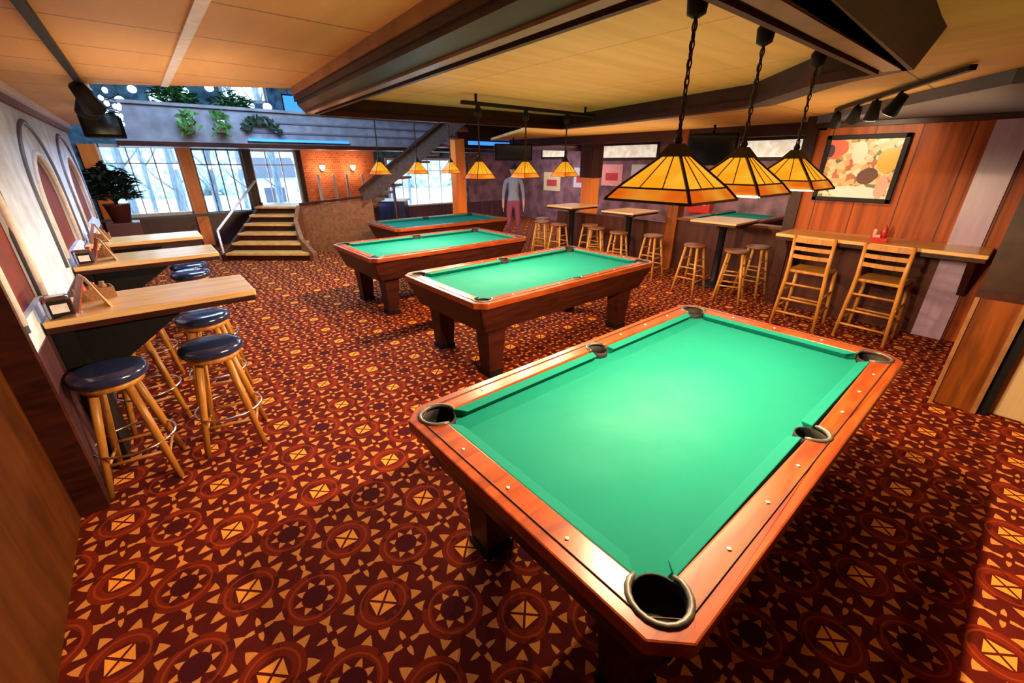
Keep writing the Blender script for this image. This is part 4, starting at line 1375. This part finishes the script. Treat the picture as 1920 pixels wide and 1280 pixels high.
# ------------------------------------------------------------------ plants, lanterns, stairwell things
def plant(name, lb, loc, pot_r, pot_h, leaf_n, spread, height, mat_leaf, mat_pot, cat='plant', group=None, llen=0.22):
    t = thing(name, lb, cat, loc, 0, group)
    MB().lathe([(pot_r * 0.7, 0), (pot_r, pot_h * 0.9), (pot_r * 1.06, pot_h * 0.92), (pot_r * 1.06, pot_h), (pot_r * 0.8, pot_h), (0, pot_h * 0.95)], n=18).build('pot', mat_pot, t)
    lf = MB()
    for i in range(leaf_n):
        a = random.uniform(0, 2 * PI)
        u = random.random() ** 0.5
        r = spread * u
        z = pot_h + height * (0.15 + 0.85 * random.random()) * (1 - 0.35 * u)
        c = Vector((r * math.cos(a), r * math.sin(a), z))
        d = Vector((math.cos(a + random.uniform(-.6, .6)), math.sin(a + random.uniform(-.6, .6)), random.uniform(-0.5, 0.7))).normalized() * llen * random.uniform(0.6, 1.2)
        sd = d.cross(Vector((0, 0, 1))).normalized() * llen * 0.2
        up = Vector((0, 0, 0.02))
        v = [lf.bm.verts.new(c - d * 0.5), lf.bm.verts.new(c + sd + up), lf.bm.verts.new(c + d * 0.5), lf.bm.verts.new(c - sd + up)]
        lf.bm.faces.new((v[0], v[1], v[2]))
        lf.bm.faces.new((v[0], v[2], v[3]))
    lf.build('foliage', mat_leaf, t)
    stm = MB()
    for i in range(7):
        a = 2 * PI * i / 7
        stm.tube([(0, 0, pot_h * 0.9), (spread * .3 * math.cos(a), spread * .3 * math.sin(a), pot_h + height * 0.4), (spread * .6 * math.cos(a), spread * .6 * math.sin(a), pot_h + height * 0.8)], [0.012, 0.01, 0.006], 6)
    stm.build('stems', mat_leaf, t)
    return t


G_P = 'potted plants on the upper floor ledge'
plant('potted_plant', 'bushy green plant in a white pot on the upper ledge, leftmost of the pots', (0.95, 11.08, 2.30), 0.14, 0.40, 240, 0.40, 0.62, M_LEAF, M_POT, group=G_P)
plant('potted_plant', 'trailing green plant in a white pot on the upper ledge, second pot from the speaker', (1.85, 10.98, 2.30), 0.13, 0.40, 180, 0.38, 0.55, M_LEAF, M_POT, group=G_P)
for x, lb in ((0.98, 'white planter fixed to the front of the upper ledge under the bushy plant'), (1.48, 'white planter fixed to the front of the upper ledge beside the trailing plant')):
    t = thing('wall_planter', lb, 'planter', (x, 10.28, 2.42), 0, 'white planters on the upper ledge')
    MB().lathe([(0.07, 0), (0.10, 0.18), (0.105, 0.2), (0.085, 0.2), (0, 0.19)], n=16).build('pot', M_POT, t)
    lf = MB()
    for i in range(60):
        a = random.uniform(0, 2 * PI)
        c = Vector((0.16 * random.random() * math.cos(a), 0.06 * math.sin(a) - 0.06, 0.2 + random.uniform(-0.25, 0.14)))
        d = Vector((random.uniform(-1, 1), random.uniform(-.5, .5), random.uniform(-1, 1))).normalized() * 0.08
        sd = d.cross(Vector((0, 1, 0.2))).normalized() * 0.03
        v = [lf.bm.verts.new(c - d), lf.bm.verts.new(c + sd), lf.bm.verts.new(c + d), lf.bm.verts.new(c - sd)]
        lf.bm.faces.new(v)
    lf.build('foliage', M_LEAF, t)
    MB().box((-0.02, 0.05, 0.1), (0.02, 0.10, 0.14)).build('bracket', M_BLACK, t)
t = thing('hanging_garland', 'dark green garland draped on the front of the upper ledge', 'garland', (2.15, 10.355, 2.5))
lf = MB()
for i in range(140):
    x = random.uniform(-0.3, 0.35)
    c = Vector((x, random.uniform(-0.1, -0.02), 0.05 + 0.12 * math.cos(x * 6) + random.uniform(-0.08, 0.08)))
    d = Vector((random.uniform(-1, 1), random.uniform(-.5, .5), random.uniform(-1, 1))).normalized() * 0.07
    sd = d.cross(Vector((0, 1, 0.2))).normalized() * 0.025
    v = [lf.bm.verts.new(c - d), lf.bm.verts.new(c + sd), lf.bm.verts.new(c + d), lf.bm.verts.new(c - sd)]
    lf.bm.faces.new(v)
lf.build('leaves', M_LEAFDARK, t)
MB().tube([(-0.35, -0.01, 0.0), (0, -0.03, 0.17), (0.4, -0.01, 0.0)], 0.012, 6).build('cord', M_BLACK, t)

t = plant('potted_tree', 'tall dark-leaved potted tree on a dark red stand before the left window', (-0.42, 11.6, 0.80), 0.20, 0.35, 420, 0.42, 0.78, M_LEAFDARK, M_POTRED, llen=0.26)
MB().box((-0.26, -0.24, -0.80), (0.26, 0.24, 0.0)).build('stand', M_POTRED, t, bevel=0.01)

G_LAN = 'blue-white lanterns in the stairwell'
LANS = [((0.78, 12.6, 3.14), 0.14), ((1.29, 12.6, 3.33), 0.08), ((1.75, 12.5, 3.42), 0.09), ((2.85, 12.5, 3.12), 0.10), ((2.5, 12.5, 3.12), 0.08), ((0.40, 12.5, 3.27), 0.08), ((0.15, 12.4, 3.05), 0.08)]
LLB = ['large round blue-white lantern above the bushy ledge plant', 'small round blue-white lantern hung high between the large lantern and the upper window',
       'round blue-white lantern touching the left side of the upper window', 'round blue-white lantern low on the right side of the upper window',
       'round blue-white lantern just under the upper window', 'small blue-white lantern second from the black speaker',
       'small blue-white lantern nearest the black speaker']
for ((x, y, z), r), lb in zip(LANS, LLB):
    t = thing('paper_lantern', lb, 'lantern', (x, y, z), 0, G_LAN)
    MB().ball((0, 0, 0), r, 0.9, 18).build('globe', M_LANTERN, t)
    MB().lathe([(r * .3, 0), (r * .3, 0.02), (0.01, 0.03)], (0, 0, r * .86), 12).build('cap', M_BLACK, t)
    MB().tube([(0, 0, r * .9), (0, 0, 4.7 - z)], 0.004, 6).build('cord', M_BLACK, t)
t = thing('glowing_panel', 'blue glowing panel in the stairwell beside the recess beam', 'light panel', (3.42, 12.0, 3.17))
MB().box((-0.33, -0.02, -0.17), (0.33, 0.02, 0.17)).build('panel', M_BLUELED, t)
f = MB()
for s in (-1, 1):
    f.box((s * 0.34 - .015, -0.03, -0.19), (s * 0.34 + .015, 0.03, 0.19)).box((-0.34, -0.03, s * 0.18 - .015), (0.34, 0.03, s * 0.18 + .015))
f.build('frame', M_BLACK, t)
MB().tube([(-0.2, 0, 0.18), (-0.2, 0, 1.65)], 0.008, 6).tube([(0.2, 0, 0.18), (0.2, 0, 1.65)], 0.008, 6).build('hanger', M_BLACK, t)
# string of blue fairy lights along the stairwell edge
t = thing('fairy_lights', 'string of blue fairy lights along the left edge of the stairwell opening', 'string lights', (-0.06, 4.75, 2.44))
w = MB()
pts = []
for i in range(40):
    y = i * 0.07
    p = Vector((0.06 * math.sin(i * 1.7) + 0.05, y, -0.03 - 0.09 * abs(math.sin(i * 0.5))))
    pts.append(p)
    if i % 2 == 0:
        MB().ball(p + Vector((0, 0, -0.02)), 0.018, 1.2, 8).build('bulb', M_LANTERN, t)
w.tube(pts, 0.004, 5).build('wire', M_BLACK, t)

# sconces on the brick wall
for x, lb in ((4.0, 'glowing wall sconce on the orange brick wall, nearer the windows'), (4.85, 'glowing wall sconce on the orange brick wall, nearer the stair flight')):
    t = thing('wall_sconce', lb, 'wall lamp', (x, YB - 0.06, 1.75), 0, 'wall sconces on the brick wall')
    MB().box((-0.04, -0.02, -0.08), (0.04, 0.01, 0.08)).build('back_plate', M_BLACK, t)
    MB().lathe([(0.03, -0.06), (0.07, 0.02), (0.075, 0.08), (0.0, 0.085)], (0, -0.09, 0), 14).build('sconce_shade', M_SCONCE, t)
    light('sconce_light', 'POINT', (0, -0.2, 0.02), 14, (1.0, 0.6, 0.3), 0.06, parent=t)
for i, x in enumerate((3.75, 4.15, 4.5, 4.95)):
    t = thing('white_post', 'white turned post before the orange brick wall, %s of four counted from the windows' % ('first', 'second', 'third', 'last')[i], 'post', (x, YB - 0.5, 0), 0, 'white posts before the brick wall')
    MB().lathe([(0.06, 0), (0.06, 0.1), (0.03, 0.15), (0.04, 1.0), (0.03, 1.5), (0.05, 1.58), (0.0, 1.62)], n=12).build('shaft', M_WHITE, t)
    MB().box((-0.07, -0.07, 0), (0.07, 0.07, 0.05)).build('base', M_WHITE, t)

# ------------------------------------------------------------------ person standing beyond the tables


def make_person(loc, rz, lb):
    V = []
    E = []
    R = []

    def add(p, r, parent=None):
        V.append(p)
        R.append(r)
        if parent is not None:
            E.append((parent, len(V) - 1))
        return len(V) - 1
    pel = add((0, 0, 0.98), 0.135)
    wa = add((0, 0.0, 1.14), 0.125, pel)
    chst = add((0, -0.01, 1.36), 0.15, wa)
    sh = add((0, 0, 1.50), 0.10, chst)
    nk = add((0, 0.0, 1.58), 0.055, sh)
    nk2 = add((0, -0.01, 1.64), 0.06, nk)
    hd = add((0, -0.015, 1.72), 0.092, nk2)
    hd2 = add((0, -0.01, 1.80), 0.075, hd)
    add((0, -0.115, 1.70), 0.014, hd)
    for s in (-1, 1):
        add((s * 0.095, 0.0, 1.71), 0.014, hd)
        hip = add((s * 0.10, 0, 0.90), 0.098, pel)
        kn = add((s * 0.115, -0.02, 0.50), 0.062, hip)
        an = add((s * 0.12, 0.02, 0.09), 0.043, kn)
        add((s * 0.125, -0.13, 0.035), 0.035, an)
        s1 = add((s * 0.19, 0, 1.47), 0.068, sh)
        el = add((s * 0.25, 0.02, 1.18), 0.045, s1)
        wr = add((s * 0.26, -0.06, 0.93), 0.030, el)
        pm = add((s * 0.262, -0.075, 0.86), 0.030, wr)
        for k, (dy, ln) in enumerate(((-0.03, 0.075), (-0.01, 0.085), (0.01, 0.08), (0.028, 0.065))):
            f1 = add((s * 0.262, -0.075 + dy, 0.82), 0.0085, pm)
            add((s * 0.252, -0.085 + dy, 0.82 - ln), 0.008, f1)
        th = add((s * 0.25, -0.105, 0.88), 0.0095, wr)
        add((s * 0.24, -0.125, 0.83), 0.0085, th)
    me = bpy.data.meshes.new('person_body')
    me.from_pydata(V, E, [])
    o = bpy.data.objects.new('person_tmp', me)
    COL.objects.link(o)
    o.modifiers.new('skin', 'SKIN')
    o.modifiers.new('sub', 'SUBSURF').levels = 2
    if not me.skin_vertices:
        bpy.context.view_layer.objects.active = o
    for i, sv in enumerate(me.skin_vertices[0].data):
        sv.radius = (R[i], R[i])
        sv.use_root = (i == 0)
    bpy.context.view_layer.update()
    ev = o.evaluated_get(bpy.context.evaluated_depsgraph_get())
    nm = bpy.data.meshes.new_from_object(ev)
    bpy.data.objects.remove(o)
    nm.materials.clear()
    for m in (M_SKIN, M_SHIRT, M_TROUSER, M_BLACK):
        nm.materials.append(m)
    for p in nm.polygons:
        p.use_smooth = True
        c = p.center
        if c.z < 0.075:
            p.material_index = 3
        elif abs(c.x) > 0.19 and c.z < 1.05:
            p.material_index = 0
        elif c.z < 1.0:
            p.material_index = 2
        elif c.z < 1.555:
            p.material_index = 1
        else:
            p.material_index = 0
    b = bpy.data.objects.new('person', nm)
    COL.objects.link(b)
    b.location = loc
    b.rotation_euler = (0, 0, rz)
    tag(b, lb, 'person')
    hr = MB()
    hr.lathe([(0.098, 0.0), (0.106, 0.03), (0.095, 0.08), (0.06, 0.115), (0.0, 0.125)], (0, 0.0, 1.745), 18)
    hr.prism([(-0.07, -0.08), (0.07, -0.08), (0.05, -0.175), (-0.05, -0.175)], 1.755, 1.768)
    hr.build('cap', M_HAIR, b)
    fe = MB()
    for s in (-1, 1):
        fe.ball((s * 0.033, -0.098, 1.735), 0.010)
    fe.build('eyes', M_BLACK, b)
    MB().box((-0.025, -0.104, 1.662), (0.025, -0.092, 1.668)).build('mouth', M_TROUSER, b)
    return b


make_person((7.25, 8.55, 0), math.radians(-40), 'person in a dark cap, grey-blue shirt and plum trousers standing beyond the pool tables')

# ------------------------------------------------------------------ outside the windows
MB().box((-14, 13.3, -0.3), (26, 60, -0.2)).build('ground_outside', M_SNOW, kind='structure')
hb = MB()
for i in range(26):
    hb.ball((-12 + i * 1.5, 38 + random.uniform(-1, 1), 1.5), random.uniform(1.6, 2.6), random.uniform(0.9, 1.5), 10)
o = hb.build('treeline_outside', M_HEDGE, kind='structure')
TREES = [(-0.3, 17), (0.25, 20), (0.9, 18.5), (1.75, 16.5), (2.05, 19.5), (2.75, 16.2), (2.6, 24.5), (3.9, 18), (4.4, 20.5), (8.6, 18.5), (10.2, 20), (11.6, 17.5), (1.35, 24), (3.9, 25), (-1.6, 22)]
for i, (x, y) in enumerate(TREES):
    t = thing('bare_tree', 'slender bare tree trunk outside the far windows', 'tree', (x, y, -0.2), 0, 'bare trees outside the windows')
    r = random.uniform(0.07, 0.13)
    MB().tube([(0, 0, 0), (0.05, 0, 2), (random.uniform(-.2, .2), 0, 6)], [r, r * .85, r * .4], 10).build('trunk', M_BARK, t)
    br = MB()
    for k in range(6):
        z = 1.2 + k * 0.7
        a = random.uniform(0, 2 * PI)
        br.tube([(0.03, 0, z), (0.5 * math.cos(a), 0.5 * math.sin(a), z + 0.5), (0.9 * math.cos(a), 0.9 * math.sin(a), z + 1.2)], [0.03, 0.02, 0.008], 6)
    br.build('branches', M_BARK, t)
t = thing('garden_shed', 'pale shed outside the middle far window', 'building', (4.5, 22, -0.2))
MB().box((-0.9, -0.6, 0), (0.9, 0.6, 1.5)).build('walls', M_HOUSE, t)
MB().hexa([(-1.05, -0.75, 1.5), (1.05, -0.75, 1.5), (1.05, 0.75, 1.5), (-1.05, 0.75, 1.5)],
          [(-1.05, -0.02, 2.3), (1.05, -0.02, 2.3), (1.05, 0.02, 2.3), (-1.05, 0.02, 2.3)]).build('roof', M_MOULD, t)
MB().box((-0.4, -0.62, 0.5), (0.4, -0.6, 1.1)).build('window', M_MOULD, t)
